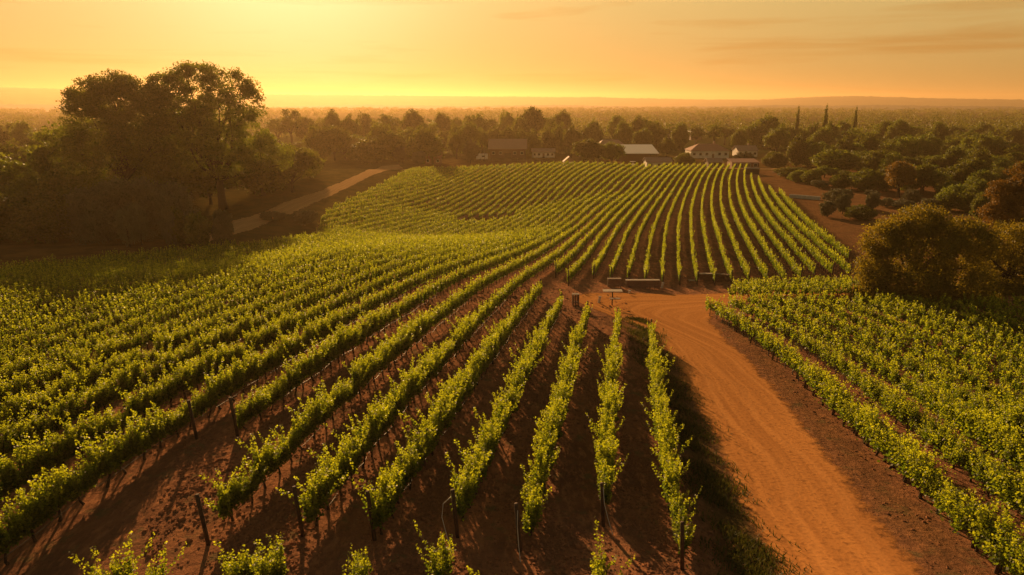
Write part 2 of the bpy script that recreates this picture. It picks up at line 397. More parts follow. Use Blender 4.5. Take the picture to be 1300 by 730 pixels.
far = np.clip((AY-300)/60, 0, 1)
# a faint green sward between the rows of the far block
mid = ((AY > 100) & (AX > 2) & FIELD)*.22
leftf = ((AX < -38) & (AY > 120) & ~FIELD)*.6
grass = np.clip(np.maximum.reduce([strip*.8, far*1.0, mid, leftf]), 0, 1)
g = link('ground', grid_mesh('ground', AX, AY, AZ, M['ground'], {'dry': dry, 'grass': grass})); tag(g, kind='structure')

def strip_mesh(name, L_, R_, mat_, lift=.03, n=10):
    """sheet between a left and right polyline (x,y), draped on the ground"""
    def res(P, m):
        P = np.array(P, float); k = np.r_[0, np.cumsum(np.hypot(*np.diff(P, axis=0).T))]
        # smooth by dense cubic-ish resample
        s = np.linspace(0, k[-1], m); x = np.interp(s, k, P[:, 0]); y = np.interp(s, k, P[:, 1])
        for _ in range(6):
            x[1:-1] = (x[:-2]+2*x[1:-1]+x[2:])/4; y[1:-1] = (y[:-2]+2*y[1:-1]+y[2:])/4
        return x, y, s
    ln = np.hypot(*np.diff(np.array(L_, float), axis=0).T).sum(); m = max(20, int(ln/.8))
    lx, ly, s = res(L_, m); rx, ry, _ = res(R_, m)
    wob = np.interp(np.arange(m), np.arange(0, m+8, 3), np.random.RandomState(3).normal(0, .14, len(np.arange(0, m+8, 3))))
    lx += wob; rx -= np.roll(wob, 7)
    a = np.linspace(0, 1, n)[None, :]
    X = lx[:, None]*(1-a)+rx[:, None]*a; Y = ly[:, None]*(1-a)+ry[:, None]*a
    Z = gz(X, Y)+lift
    W = np.hypot(lx-rx, ly-ry)[:, None]*a
    return grid_mesh(name, X, Y, Z, mat_, {'across': W, 'along': np.repeat(s[:, None], n, 1), 'edge': np.hypot(lx-rx, ly-ry)[:, None]*np.minimum(a, 1-a)})
Lr = [(9.0, 5), (9.6, 21.7), (11.2, 35.3), (12.4, 48.4), (12.6, 55), (11.6, 61), (8.5, 65.5), (5.5, 70), (8, 75), (15, 79), (22, 80.5), (30, 82), (41, 83), (56, 86), (75, 95)]
Rr = [(14.8, 5), (15.7, 22), (18.0, 36), (19.3, 49.8), (19.8, 60), (20.3, 66), (22.3, 71), (26, 75.0), (32, 77.0), (42, 78.6), (58, 81), (78, 89)]
o = link('dirt_road', strip_mesh('dirt_road', Lr, Rr, M['road'])); tag(o, kind='structure')
Lt = [at(px, py)[:2] for px, py in [(505, 209), (484, 211), (462, 218), (432, 231), (404, 243), (362, 256), (326, 271), (286, 282), (215, 307)]]
Rt = [at(px, py)[:2] for px, py in [(512, 214), (490, 217), (468, 225), (446, 237), (416, 251), (384, 266), (350, 280), (315, 295), (262, 309)]]
o = link('farm_track', strip_mesh('farm_track', Lt, Rt, M['track'], lift=.05, n=8)); tag(o, kind='structure')
# yard strip between the far end of the vineyard and the houses
La = [(-46, 262), (-20, 261), (10, 258), (40, 255), (70, 252), (95, 248)]
Ra = [(-46, 254), (-20, 254.5), (10, 251.5), (40, 249), (70, 246), (95, 241)]
o = link('yard_track', strip_mesh('yard_track', La, Ra, M['track'], lift=.05, n=6)); tag(o, kind='structure')

# hills on the horizon
def hills(name, r0, r1, prof, seed, col, az0=-60, az1=60):
    rs = np.random.RandomState(seed); na, nr = 700, 14
    az = np.radians(np.linspace(az0, az1, na)); rr = np.linspace(0, 1, nr)
    h = np.interp(np.degrees(az), [p[0] for p in prof], [p[1] for p in prof])
    for k, amp in ((40, 1.0), (13, .7), (5, .45), (2, .3)):
        kn = rs.normal(0, amp, na//k+3); h = h+np.interp(np.arange(na)/k, np.arange(len(kn)), kn)
    X = np.zeros((nr, na)); Y = X.copy(); Z = X.copy()
    for j, q in enumerate(rr):
        R = r0+(r1-r0)*q; X[j] = R*np.sin(az); Y[j] = R*np.cos(az)
        e = sin(pi*min(q, 1)*.5)**.9 if q <= .6 else sin(pi*.3)**.9+(1-sin(pi*.3)**.9)*sin((q-.6)/.4*pi)*.6-(q-.6)*1.2
        Z[j] = PLAIN-2+(h-PLAIN)*e/ (sin(pi*.3)**.9) + rs.normal(0, .8, na)*(1 if 0 < j < nr-1 else 0)
    o = link(name, grid_mesh(name, X, Y, Z, col)); tag(o, kind='structure'); return h, az
M['hill'] = mat('hill', (.055, .05, .02), rough=.95, col2=(.022, .024, .010), nscale=.012, bump=3.0, bscale=.02)
hills('hills', 3500, 4800, [(-60, 90), (-37, 88), (-30, 84), (-24, 70), (-18, 62), (-9, 56), (0, 50), (7, 46), (14, 34), (19, 32), (23, 44), (26, 50), (30, 38), (37, 30), (60, 26)], 4, M['hill'])
hills('hills', 2100, 2900, [(-60, 12), (-37, 14), (-20, 4), (-12, 9), (-4, 3), (4, 8), (12, 2), (20, 7), (28, 9), (37, 5), (60, 5)], 14, M['hill'])

# ------------------------------------------------------------------ grapevines
rng = np.random.RandomState(11)
def leafquads(P, size, rs, nrm=None, aspect=.9, up=.0):
    """kite shaped leaves at P"""
    n = len(P)
    d = rs.normal(size=(n, 3)); d[:, 2] += up; d /= np.linalg.norm(d, axis=1)[:, None]
    a = rs.normal(size=(n, 3))
    if nrm is not None: a = nrm*1.3+a*.8
    u = np.cross(a, d); u /= np.linalg.norm(u, axis=1)[:, None]+1e-9
    s = np.asarray(size).reshape(-1, 1)*np.ones((n, 1)); w = u*s*aspect*.5
    return np.stack([P-d*s*.45, P+w-d*s*.02, P+d*s*.55, P-w-d*s*.02], 1)
def shoots(n, S, Lf, size, rs, length=1.3, width=.25, hbase=.72, long_=1.15, spread=.16, scat=.07, texp=1.15):
    """n vines x S shoots x Lf leaves in local coords (row along y); returns quads (n*S*Lf,4,3) local, vine index, tint"""
    by = (np.arange(S)[None, :]+rs.uniform(0, 1, (n, S)))/S*length-length/2; bx = rs.normal(0, width*.35, (n, S))
    lean = rs.normal(0, spread, (n, S, 2)); ln = np.clip(rs.normal(long_, .2, (n, S)), .45, 1.7)
    hv = rs.normal(1, .10, (n, 1)); ln = ln*hv
    t = rs.uniform(0, 1, (n, S, Lf))**texp
    x = bx[..., None]+lean[..., :1]*t*ln[..., None]+rs.normal(0, scat, t.shape)*(1.5-t)*width/.3
    y = by[..., None]+lean[..., 1:]*t*ln[..., None]*1.2+rs.normal(0, scat, t.shape)
    z = hbase+t*ln[..., None]+rs.normal(0, .04, t.shape)-.12*(rs.uniform(0, 1, t.shape) < .25)
    P = np.stack([x, y, z], -1).reshape(-1, 3)
    sz = size*rs.uniform(.65, 1.2, len(P))*(1.12-.45*t.reshape(-1))
    Q = leafquads(P, sz, rs, up=-.3)
    tint = np.clip(rs.uniform(-.1, .35, len(P))+.75*t.reshape(-1)**1.6, 0, 1)  # paler young tips; sunlit tops over shaded bodies also put into the colour
    return Q, np.repeat(np.arange(n), S*Lf), tint
THR = 0.16521
def row_u_left(i, v):
    w = (v-40)/100.; return (2.57516-2.93859*i)*(1-.08512*w)+4.821*w*w
def row_u_far(j, v):
    w = (v-40)/100.; return (-9.16142+2.19911*j)*(1-.06556*(w-.6))+4.821*w*w
def uv2xy(u, v): return u*cos(THR)+v*sin(THR), -u*sin(THR)+v*cos(THR)
ADJ = {0: (6.4, 21.8), 1: (3.8, 24.9), 2: (.5, 22.0), 3: (-2.1, 22.4), 4: (-5.0, 21.4), 5: (-7.5, 21.2), 6: (-10.8, 20.9)}
def row_pts(fn, i, v0, v1, step, adj=None):
    v = np.arange(v0, v1, step); u = fn(i, v)
    if adj is not None:
        x, y = adj; ua = x*cos(THR)-y*sin(THR); va = x*sin(THR)+y*cos(THR)
        u = u+(ua-fn(i, np.array([va]))[0])*np.exp(-(v-va)/45.)
    x, y = uv2xy(u, v); return np.stack([x, y], 1)
ORD = ['zeroth', 'first', 'second', 'third', 'fourth', 'fifth', 'sixth', 'seventh', 'eighth', 'ninth', 'tenth', 'eleventh', 'twelfth', 'thirteenth', 'fourteenth', 'fifteenth', 'sixteenth', 'seventeenth', 'eighteenth', 'nineteenth', 'twentieth']
TENS = {20: 'twenty', 30: 'thirty', 40: 'forty', 50: 'fifty', 60: 'sixty', 70: 'seventy', 80: 'eighty', 90: 'ninety'}
def ordn(n):
    if n <= 20: return ORD[n]
    t = n//10*10
    return (TENS[t]+'-'+ORD[n % 10]) if n % 10 else TENS[t][:-1]+'ieth'
def inframe(x, y, z, m=0):
    Yc = y*cos(PITCH)-(z-ZC)*sin(PITCH)
    px = CX+FPX*x/Yc; py = CY-FPX*((z-ZC)*cos(PITCH)+y*sin(PITCH))/Yc
    return px, py
vines = []      # x,y,rowkey,az
posts = []      # x,y,tag
rowlist = {}
SP = 1.2
ends = {0: 56, 1: 58.5, 2: 60, 3: 63.5, 4: 69.5}
starts = {0: 22.6, 1: 25.6, 2: 23.0, 3: 23.0, 4: 22.2, 5: 22.0, 6: 21.8, 7: 30.8}
rowsP = {}
for i in range(0, 46):
    v0 = starts.get(i, None)
    adj = ADJ.get(i)
    P = row_pts(row_u_left, i, 8 if v0 is None else v0*cos(THR)-2, 330, SP, adj)
    keep = np.ones(len(P), bool)
    if v0 is not None: keep &= P[:, 1] >= v0
    if i in ends: keep &= P[:, 1] <= ends[i]
    else: keep &= inpoly(P[:, 0], P[:, 1], VPOLY) & (P[:, 1] < 251-P[:, 0]*.02)
    # nothing far outside the view on the left
    keep &= (P[:, 0] > -P[:, 1]*.95-14)
    P = P[keep]
    if len(P) < 3: continue
    if i > 4:
        c_ = (P[:, 0]-cl[0])**2/8.5**2+(P[:, 1]-cl[1])**2/5.0**2; P = P[c_ > 1]
    rowsP[('L', i)] = P
FEND = {15: (957, 227), 16: (968, 231), 17: (986, 243), 18: (999, 248)}
FST = {0: (694, 352), 1: (721, 362), 18: (1080, 334)}
fend_y = {}
for j in range(0, 19):
    y1 = at(*FEND[j])[1] if j in FEND else 999
    y0 = at(*FST[j])[1] if j in FST else (86.5 if j < 15 else 88.5)
    if j == 18: y0 = 97
    P = row_pts(row_u_far, j, 60, 330, SP)
    P = P[(P[:, 1] > y0) & (P[:, 1] < y1) & (P[:, 1] < 249-P[:, 0]*.03)]
    rowsP[('F', j)] = P
# right block, rows nearly straight away from the camera
for k in range(0, 17):
    xs = np.arange(14, 72.0 if k else 69, 1.65)
    X = np.interp(xs, [14, 22, 29, 35, 42, 50, 60, 67, 72], [17.2, 18.5, 19.5, 20.2, 20.9, 21.5, 21.5, 20.9, 20.2])+(0 if k == 0 else 3.4+(k-1)*2.8); P = np.stack([X, xs+k*.2], 1)
    P = P[inpoly(P[:, 0], P[:, 1], [(10, 0), (60, 0), (75, 70), (45, 71.5), (28, 74), (19, 69), (15, 30)])]
    if len(P) > 2: rowsP[('R', k)] = P
# small block beside the bend of the road, rows across
for k in range(0, 3):
    xs = np.arange(26+k*1.2, 42.0, 1.5)
    rowsP[('S', k)] = np.stack([xs, 77.5-1.1+k*2.4-(xs-26)*-.02+.0*xs], 1)
# next block at the very front: only its first vines reach into the frame
FRONT = [(150, 716), (308, 706), (345, 690), (455, 700), (560, 690), (762, 705), (612, 726), (190, 722)]
cand = []
for key, P in rowsP.items():
    b, i = key
    d = np.gradient(P, axis=0); az = np.arctan2(d[:, 0], d[:, 1])
    n = 0
    for q in range(len(P)):
        x, y = P[q]; x += rng.normal(0, .04); z = float(gz(x, y))
        px, py = inframe(x, y, z+1.4)
        vis = -8 < px < 1308 and py < 735
        if vis: n += 1
        cand.append([x, y, z, -az[q], b, i, n if vis else 0, math.hypot(x, y, z-ZC)])
vis = sorted([c for c in cand if c[6]], key=lambda c: c[7])
NIND = 300-len(FRONT)
near = vis[:NIND]; nid = set(id(c) for c in near)
rest = [c for c in cand if id(c) not in nid]
# prototypes: trunk + foliage
def vine_proto(seed, wide=False):
    rs = np.random.RandomState(seed); r = random.Random(seed)
    tr = MB()
    H = .72 if not wide else .95
    x = y = 0; pts = []
    for k in range(6):
        t = k/5; pts.append((x, y, H*t-.05*(k == 0))); x += r.gauss(0, .03); y += r.gauss(0, .045)
    tr.tube(pts, [.07, .052, .046, .044, .046, .05], 6)
    top = pts[-1]
    for s in (-1, 1):
        tr.tube([top, (top[0]*.6, top[1]+s*.2, H+.05), (0, s*.42, H+.06+r.gauss(0, .02)), (0, s*.62, H+.05)], [.03, .026, .022, .015], 5)
    for k in range(8):
        by = r.uniform(-.55, .55); lx = r.gauss(0, .14)
        tr.tube([(0, by, H+.04), (lx*.4, by+r.gauss(0, .05), H+.45), (lx, by+r.gauss(0, .1), H+.95)], [.009, .007, .004], 4)
    if wide:
        Q1, _, t1 = shoots(1, 26, 64, .13, rs, length=1.75, width=.55, hbase=.80, long_=1.1, spread=.36, scat=.06)
    else:
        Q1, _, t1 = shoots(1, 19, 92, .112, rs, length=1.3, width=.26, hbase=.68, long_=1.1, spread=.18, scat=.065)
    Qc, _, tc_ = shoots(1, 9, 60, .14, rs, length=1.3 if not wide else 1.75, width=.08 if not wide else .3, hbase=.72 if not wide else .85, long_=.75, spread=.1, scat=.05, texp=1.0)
    Q1 = np.concatenate([Q1, Qc]); t1 = np.concatenate([t1, tc_*.3])  # inner leaves get a darker tint, painting in the shaded vine body
    # a few long canes that stand clear of the rest
    nl = 5 + (seed % 4)
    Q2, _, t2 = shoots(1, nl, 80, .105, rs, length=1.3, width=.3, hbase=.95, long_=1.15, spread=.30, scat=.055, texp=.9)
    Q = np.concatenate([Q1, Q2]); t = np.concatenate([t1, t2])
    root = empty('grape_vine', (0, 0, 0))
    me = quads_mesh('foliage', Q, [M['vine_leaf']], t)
    link('foliage', me, root)
    tr.build('trunk', M['bark'], root)
    return root
protoN = [vine_proto(s) for s in range(9)]
protoW = [vine_proto(20+s, True) for s in range(6)]
used = set(); used_names = []
def place_vine(pool, x, y, z, rz, label, group, sc=1.0):
    k = rng.randint(len(pool)); p = pool[k]
    if id(p) not in used: used.add(id(p)); o = p
    else: o = copy_tree(p)
    o.location = (x, y, z-.03); o.rotation_euler = (rng.normal(0, .03), rng.normal(0, .03), rz+(pi if rng.rand() < .5 else 0))
    s = sc*rng.uniform(.86, 1.14)*(.72 if rng.rand() < .07 else 1); o.scale = (s*rng.uniform(.85, 1.2), sc, s)
    tag(o, label, 'grapevine', group); return o
def rowphrase(b, i):
    if b == 'L': return ordn(i+1)+' row left of the road'
    if b == 'R': return ordn(i+1)+' row right of the road'
    if b == 'F': return ordn(j+1)+' row of the far block'
    return ordn(i+1)+' cross row by the bend'
perrow = {}
for c in sorted(near, key=lambda c: (c[4], c[5], c[6])):
    x, y, z, rz, b, i, n, d = c
    k = perrow[(b, i)] = perrow.get((b, i), 0)+1
    place_vine(protoW if b in 'RS' else protoN, x, y, z, rz,
               'grapevine, %s from the near end of the %s' % (ordn(k), rowphrase(b, i)),
               'grapevines in the rows nearest the camera', 1.08 if b in 'RS' else 1.0)
names_front = ['leftmost', 'third from left', 'fourth from left', 'fifth from left', 'sixth from left', 'rightmost', 'smallest low', 'second from left']
for (px, py), nm in zip(FRONT, names_front):
    h = 1.75
    p = at(px, min(py, 729)+0, h)
    place_vine(protoN, p[0], p[1]-.25, float(gz(p[0], p[1]))+(-.55 if nm.startswith('small') else 0), -THR, 'grapevine top poking up at the bottom edge of the photo, %s of them' % nm,
               'vine tops at the bottom edge', 1.0)
# the rest of the vineyard
def rest_mesh():
    R = np.array([[c[0], c[1], c[2], c[3], 1.0 if c[4] in 'RS' else 0.0, c[7]] for c in rest])
    Qs, Ts, Ms = [], [], []
    rs = np.random.RandomState(5)
    for lo, hi, S, Lf, size in ((0, 62, 14, 44, .125), (62, 100, 11, 26, .165), (100, 170, 9, 16, .21), (170, 1e9, 8, 10, .27)):
        for w in (0, 1):
            m = (R[:, 5] >= lo) & (R[:, 5] < hi) & (R[:, 4] == w); A = R[m]
            if not len(A): continue
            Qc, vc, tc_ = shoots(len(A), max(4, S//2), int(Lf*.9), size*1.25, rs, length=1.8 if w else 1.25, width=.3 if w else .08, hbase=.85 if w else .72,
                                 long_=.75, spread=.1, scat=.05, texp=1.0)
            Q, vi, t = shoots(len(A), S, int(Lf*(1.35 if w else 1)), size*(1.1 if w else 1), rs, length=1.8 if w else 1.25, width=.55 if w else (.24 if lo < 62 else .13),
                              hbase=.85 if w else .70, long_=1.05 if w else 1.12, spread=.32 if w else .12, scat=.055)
            Q = np.concatenate([Q, Qc]); vi = np.concatenate([vi, vc]); t = np.concatenate([t, tc_*.3])  # core leaves tinted darker: body shade put into their colour
            ca, sa = np.cos(A[vi, 3])[:, None], np.sin(A[vi, 3])[:, None]
            X = Q[..., 0]*ca-Q[..., 1]*sa+A[vi, 0][:, None]; Y = Q[..., 0]*sa+Q[..., 1]*ca+A[vi, 1][:, None]; Z = Q[..., 2]+A[vi, 2][:, None]
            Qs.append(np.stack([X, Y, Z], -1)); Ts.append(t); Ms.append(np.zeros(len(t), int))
    # trunks: leaning four-sided prisms
    A = R[R[:, 5] < 190]; n = len(A); r = .035*np.where(A[:, 5] > 90, 1.3, 1.0)
    lean = rs.normal(0, .06, (n, 2)); h = np.where(A[:, 4] > 0, .95, .78)
    base = A[:, :3]-[0, 0, .05]; top = base+np.stack([lean[:, 0], lean[:, 1], h+.05], 1)
    cs = [(-1, -1), (1, -1), (1, 1), (-1, 1)]
    for k in range(4):
        a, b = cs[k], cs[(k+1) % 4]
        o1 = np.stack([a[0]*r, a[1]*r, 0*r], 1); o2 = np.stack([b[0]*r, b[1]*r, 0*r], 1)
        Qs.append(np.stack([base+o1, base+o2, top+o2*.8, top+o1*.8], 1)); Ts.append(np.zeros(n)); Ms.append(np.ones(n, int))
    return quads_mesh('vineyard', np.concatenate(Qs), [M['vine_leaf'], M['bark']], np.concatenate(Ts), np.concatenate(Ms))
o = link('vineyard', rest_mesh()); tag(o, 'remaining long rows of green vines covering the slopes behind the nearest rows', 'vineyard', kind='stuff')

# trellis posts
def post_mesh(h, r):
    b = MB(); b.tube([(0, 0, -.3), (0, 0, h*.5), (0, 0, h)], [r, r*.97, r*.93], 8); return b
pm = post_mesh(2.05, .08).build('trellis_post', M['post'])
first = [True]
def place_post(x, y, label, group, lean=(0, 0), h=1.0):
    if first[0]: o = pm; first[0] = False
    else: o = pm.copy(); COL.objects.link(o)
    o.location = (x, y, float(gz(x, y))); o.rotation_euler = (lean[0], lean[1], 0); o.scale = (1, 1, h)
    tag(o, label, 'post', group)
    return o
PB = {0: (866, 725), 1: (766, 670), 2: (660, 700), 3: (581, 683), 4: (476, 690), 5: (385, 685), 6: (265, 695), 7: (302, 555)}
for i, q in PB.items():
    p = at(*q); P = rowsP[('L', i)]
    place_post(p[0], p[1], 'dark wooden end post at the near end of the %s' % rowphrase('L', i), 'row end posts', (.02, -.07))
p = at(250, 558); place_post(p[0], p[1], 'dark wooden post leaning in the ninth row left of the dirt road', 'row end posts', (.02, -.07))
for i in range(0, 5):
    P = rowsP[('L', i)][-1]
    place_post(P[0]+.05, P[1]+.5, 'post at the far end of the %s' % rowphrase('L', i), 'row end posts')
for j in range(0, 19):
    P = rowsP[('F', j)][0]
    place_post(P[0]-.1, P[1]-.8, 'dark end post, %s from left along the far block' % ordn(j+1), 'far block end posts', h=.95)
k = 0
for q in [(937, 422), (955, 436), (983, 457), (1014, 481), (1024, 493), (1035, 502), (1047, 515), (1060, 528), (1074, 541), (1090, 554), (1104, 567), (1126, 588), (1137, 596), (1151, 611), (1172, 633), (1194, 653), (1214, 669), (1239, 695), (1269, 729)]:
    p = at(q[0], min(q[1], 729)); k += 1
    place_post(p[0]-.18, p[1]-.05, 'wooden post, %s from the far end of the front row right of the road' % ordn(k), 'posts among the right-hand vines', (.02, .04), .72)
# drip hoses along the near rows
for i in range(0, 9):
    P = rowsP[('L', i)]; P = P[P[:, 1] < 64]
    b = MB(); pts = []
    for q in range(len(P)):
        pts.append((P[q, 0]+rng.normal(0, .03)+.1, P[q, 1], float(gz(*P[q]))+.35+rng.normal(0, .05)))
    b.tube(pts, .012, 5); o = b.build('drip_hose', M['drip']); tag(o, 'thin dark drip hose strung low along the %s' % rowphrase('L', i), 'hose', 'drip hoses')
for i, sg in ((1, 1), (2, 1), (3, -1)):
    p = at(*PB[i]); z = p[2]; b = MB(); x, y = p[0], p[1]
    if i == 3: pts = [(x-.12, y-.05, z+1.85), (x-.5, y-.1, z+1.5), (x-.55, y-.2, z+1.0), (x-.35, y-.5, z+.4), (x-.15, y-.9, z+.02), (x+.0, y-1.5, z+.02)]
    elif i == 2: pts = [(x-.09, y-.1, z+1.8), (x-.10, y-.16, z+1.2), (x-.05, y-.3, z+.5), (x+.02, y-.8, z+.03), (x+.05, y-1.6, z+.03)]
    else: pts = [(x-.09, y-.1, z+1.9), (x-.03, y-.2, z+1.2), (x+.12, y-.35, z+.6), (x+.3, y-.6, z+.03), (x+.45, y-1.5, z+.03)]
    b.tube(pts, .016, 6); o = b.build('water_hose', M['hose'])
    tag(o, 'pale hose hanging down the end post of the %s' % rowphrase('L', i), 'hose', 'pale hoses')

# grass along the road edge
def grass_strip():
    rs = np.random.RandomState(8); n = 26000
    y = rs.uniform(18, 64, n); x = 9.1+(y-22)*.078+rs.normal(0, .75, n); 
    cl_ = np.sin(x*3.1+y*1.7)+np.sin(y*.9)+rs.normal(0, .6, n); k = cl_ > -.1; x, y = x[k], y[k]; n = len(x)
    z = gz(x, y)+.03; P = np.stack([x, y, z], 1)
    a = rs.uniform(0, 2*pi, n); h = rs.uniform(.06, .2, n)*1.2; w = .03
    dx = np.stack([np.cos(a)*w, np.sin(a)*w, 0*a], 1); ln = np.stack([rs.normal(0, .08, n), rs.normal(0, .08, n), h], 1)
    return quads_mesh('grass', np.stack([P-dx, P+dx, P+dx*.2+ln, P-dx*.2+ln], 1), [M['grass_blade']], rs.uniform(0, 1, n))
M['grass_blade'] = mat('grass_blade', (.045, .06, .015), rough=.7, transl=.3, tcol=(1.6, 1.4, .6), tintattr=True, tint2=(.10, .10, .03))
o = link('grass', grass_strip()); tag(o, 'short dark green grass along the left verge of the dirt road', 'grass', kind='stuff')

def clods():
    rs = np.random.RandomState(77); n = 60000
    y = 17+rs.uniform(0, 1, n)**1.6*58; x = rs.uniform(-.62, .85, n)*y
    k = (x < 9+(y-22)*.07) | ((x > 18.8+(y-22)*.13) | ((x > 16+(y-22)*.16) & (rs.uniform(0, 1, n) < .18))); x, y = x[k], y[k]; n = len(x)
    k = (np.sin(x*1.3)+np.sin(y*.8+x)+rs.normal(0, .9, n)) > -.3; x, y = x[k], y[k]; n = len(x)
    s = rs.lognormal(-3.2, .45, n)*(1+y*.006); z = gz(x, y)
    cs = np.array([(-1, -1), (1, -1), (1, 1), (-1, 1)], float)
    a = rs.uniform(0, 2*pi, n); ca, sa = np.cos(a), np.sin(a)
    B = []; T = []
    for c in cs:
        j = rs.uniform(.7, 1.3, (n, 2)); u, v = c[0]*j[:, 0]*s, c[1]*j[:, 1]*s*.8
        B.append(np.stack([x+u*ca-v*sa, y+u*sa+v*ca, z-.02], 1))
        u, v = u*.55, v*.55; T.append(np.stack([x+u*ca-v*sa, y+u*sa+v*ca, z+s*rs.uniform(.4, .9, n)], 1))
    Q = [np.stack(T, 1)]+[np.stack([B[k], B[(k+1) % 4], T[(k+1) % 4], T[k]], 1) for k in range(4)]
    return quads_mesh('soil_clods', np.concatenate(Q), [M['clod']])
M['clod'] = mat('clod', (.32, .145, .08), rough=.95, spec=0, col2=(.2, .095, .055), nscale=9)
o = link('soil_clods', clods()); tag(o, 'crumbly reddish brown clods scattered over the bare soil between the rows', 'soil clods', kind='stuff')

# ------------------------------------------------------------------ trees
def crown_quads(rs, spec):
    """spec: list of lobes (cx,cy,cz,rx,ry,rz), nclump, nleaf, leaf, clump radius"""
    lobes, nc, nl, leaf, cr_ = spec['lobes'], spec['nc'], spec['nl'], spec['leaf'], spec['cr']
    vol = np.array([l[3]*l[4]*l[5] for l in lobes])**.67; vol = vol/vol.sum()
    C = []
    for k in range(nc):
        l = lobes[rs.choice(len(lobes), p=vol)]
        d = rs.normal(size=3); d /= np.linalg.norm(d)
        if d[2] < -.5 and not spec.get('low'): d[2] *= -.6
        r = rs.uniform(.55, 1.0)**.5*(1+rs.normal(0, .07))
        C.append([l[0]+d[0]*l[3]*r, l[1]+d[1]*l[4]*r, l[2]+d[2]*l[5]*r])
    C = np.array(C); R = cr_*rs.uniform(.6, 1.35, nc)
    ci = np.repeat(np.arange(nc), nl)
    d = rs.normal(size=(nc*nl, 3)); d /= np.linalg.norm(d, axis=1)[:, None]
    rr = rs.uniform(0, 1, nc*nl)**.45
    sc = np.array(spec.get('sc', (1, 1, .72)))
    P = C[ci]+d*(R[ci]*rr)[:, None]*sc
    if spec.get('droop'):
        P[:, 2] -= spec['droop']*rs.uniform(0, 1, len(P))**2
    Q = leafquads(P, leaf*rs.uniform(.6, 1.3, len(P)), rs, nrm=d)
    t = np.clip(rs.uniform(0, .5, nc)[ci]+rs.uniform(0, .4, len(P)), 0, 1)
    return Q, t, C
def trunk_mb(rs, C, H0, r0, nlimb=9, twigs=0):
    b = MB(); top = C.mean(0); base = np.array([0, 0, -.4])
    fork = np.array([top[0]*.25, top[1]*.25, H0])
    b.tube([base, base*.4+fork*.3+rs.normal(0, .05*r0, 3), fork*.6+rs.normal(0, .1*r0, 3), fork], [r0*1.35, r0*1.02, r0*.92, r0*.85], 8)
    idx = rs.choice(len(C), min(nlimb, len(C)), replace=False)
    for k in idx:
        e = C[k]; m1 = fork+(e-fork)*.35+np.array([0, 0, .06*np.linalg.norm(e-fork)])+rs.normal(0, .05*np.linalg.norm(e-fork), 3)
        m2 = fork+(e-fork)*.7+np.array([0, 0, .05*np.linalg.norm(e-fork)])+rs.normal(0, .05*np.linalg.norm(e-fork), 3)
        b.tube([fork*.97, m1, m2, e], [r0*.5, r0*.3, r0*.17, r0*.05], 6, cap=False)
        for _ in range(twigs):
            j = rs.randint(len(C)); ee = C[j]
            if np.linalg.norm(ee-m2) < np.linalg.norm(e-fork)*.6:
                b.tube([m2, (m2+ee)/2+rs.normal(0, .04*np.linalg.norm(ee-m2), 3), ee], [r0*.12, r0*.07, r0*.02], 5, cap=False)
    return b
def lobes_random(rs, n, w, h0, h1, flat=.8):
    """unit-ish crown: radius w, from h0 to h1"""
    L_ = [(0, 0, (h0+h1)/2, w*.72, w*.72, (h1-h0)/2*.95)]
    for k in range(n):
        a = rs.uniform(0, 2*pi); r = w*rs.uniform(.35, .62); z = rs.uniform(h0+(h1-h0)*.3, h1-(h1-h0)*.28)
        s = w*rs.uniform(.34, .5)
        L_.append((cos(a)*r, sin(a)*r, z, s, s, min(s*flat, (h1-h0)*.3)))
    return L_
treesP = {}
def tree_proto(kind, seed):
    """about 10 m tall, 10 m wide prototypes"""
    rs = np.random.RandomState(seed)
    matn = 'crown_oak'; name = 'broadleaf_tree'
    if kind == 'oak':
        sp = dict(lobes=lobes_random(rs, 8, 5.0, 1.0, 10.0), nc=230, nl=52, leaf=.46, cr=1.25); H0, r0 = 2.0, .34
    elif kind == 'gold':
        sp = dict(lobes=lobes_random(rs, 7, 5.0, 1.6, 10.0), nc=260, nl=56, leaf=.42, cr=1.2); H0, r0 = 2.6, .42; matn = 'crown_gold'
    elif kind == 'tall':
        sp = dict(lobes=lobes_random(rs, 6, 3.4, 3.5, 12.0, 1.1), nc=80, nl=40, leaf=.40, cr=.95); H0, r0 = 4.2, .34
    elif kind == 'bush':
        sp = dict(lobes=lobes_random(rs, 6, 5.0, .6, 6.4), nc=200, nl=50, leaf=.38, cr=1.0, low=True); H0, r0 = 1.0, .3; matn = 'crown_olive'; name = 'round_bush'
    elif kind == 'dense':
        sp = dict(lobes=lobes_random(rs, 10, 5.2, .1, 10.0), nc=300, nl=48, leaf=.48, cr=1.3, low=True); H0, r0 = 1.6, .35
    elif kind == 'cypress':
        sp = dict(lobes=[(0, 0, 2.5, .8, .8, 2.3), (0, 0, 5.5, .7, .7, 3), (0, 0, 8.5, .4, .4, 2.2)], nc=150, nl=50, leaf=.30, cr=.55, low=True, sc=(1, 1, 1.6)); H0, r0 = 1.0, .2; name = 'cypress_tree'
    Q, t, C = crown_quads(rs, sp)
    root = empty(name, (0, 0, 0))
    link('crown', quads_mesh('crown', Q, [M[matn]], t), root)
    trunk_mb(rs, C, H0, r0, 8).build('trunk', M['bark'], root)
    return root
PK = {k: [tree_proto(k, 100+37*q+s) for s in range(n)] for q, (k, n) in enumerate((('oak', 4), ('gold', 1), ('tall', 3), ('bush', 3), ('dense', 3), ('cypress', 1)))}
PH = {'oak': (10.3, 5.6), 'gold': (10.3, 5.6), 'tall': (12.2, 4.2), 'bush': (7.0, 5.6), 'dense': (10.6, 6.0), 'cypress': (10.6, 1.15)}
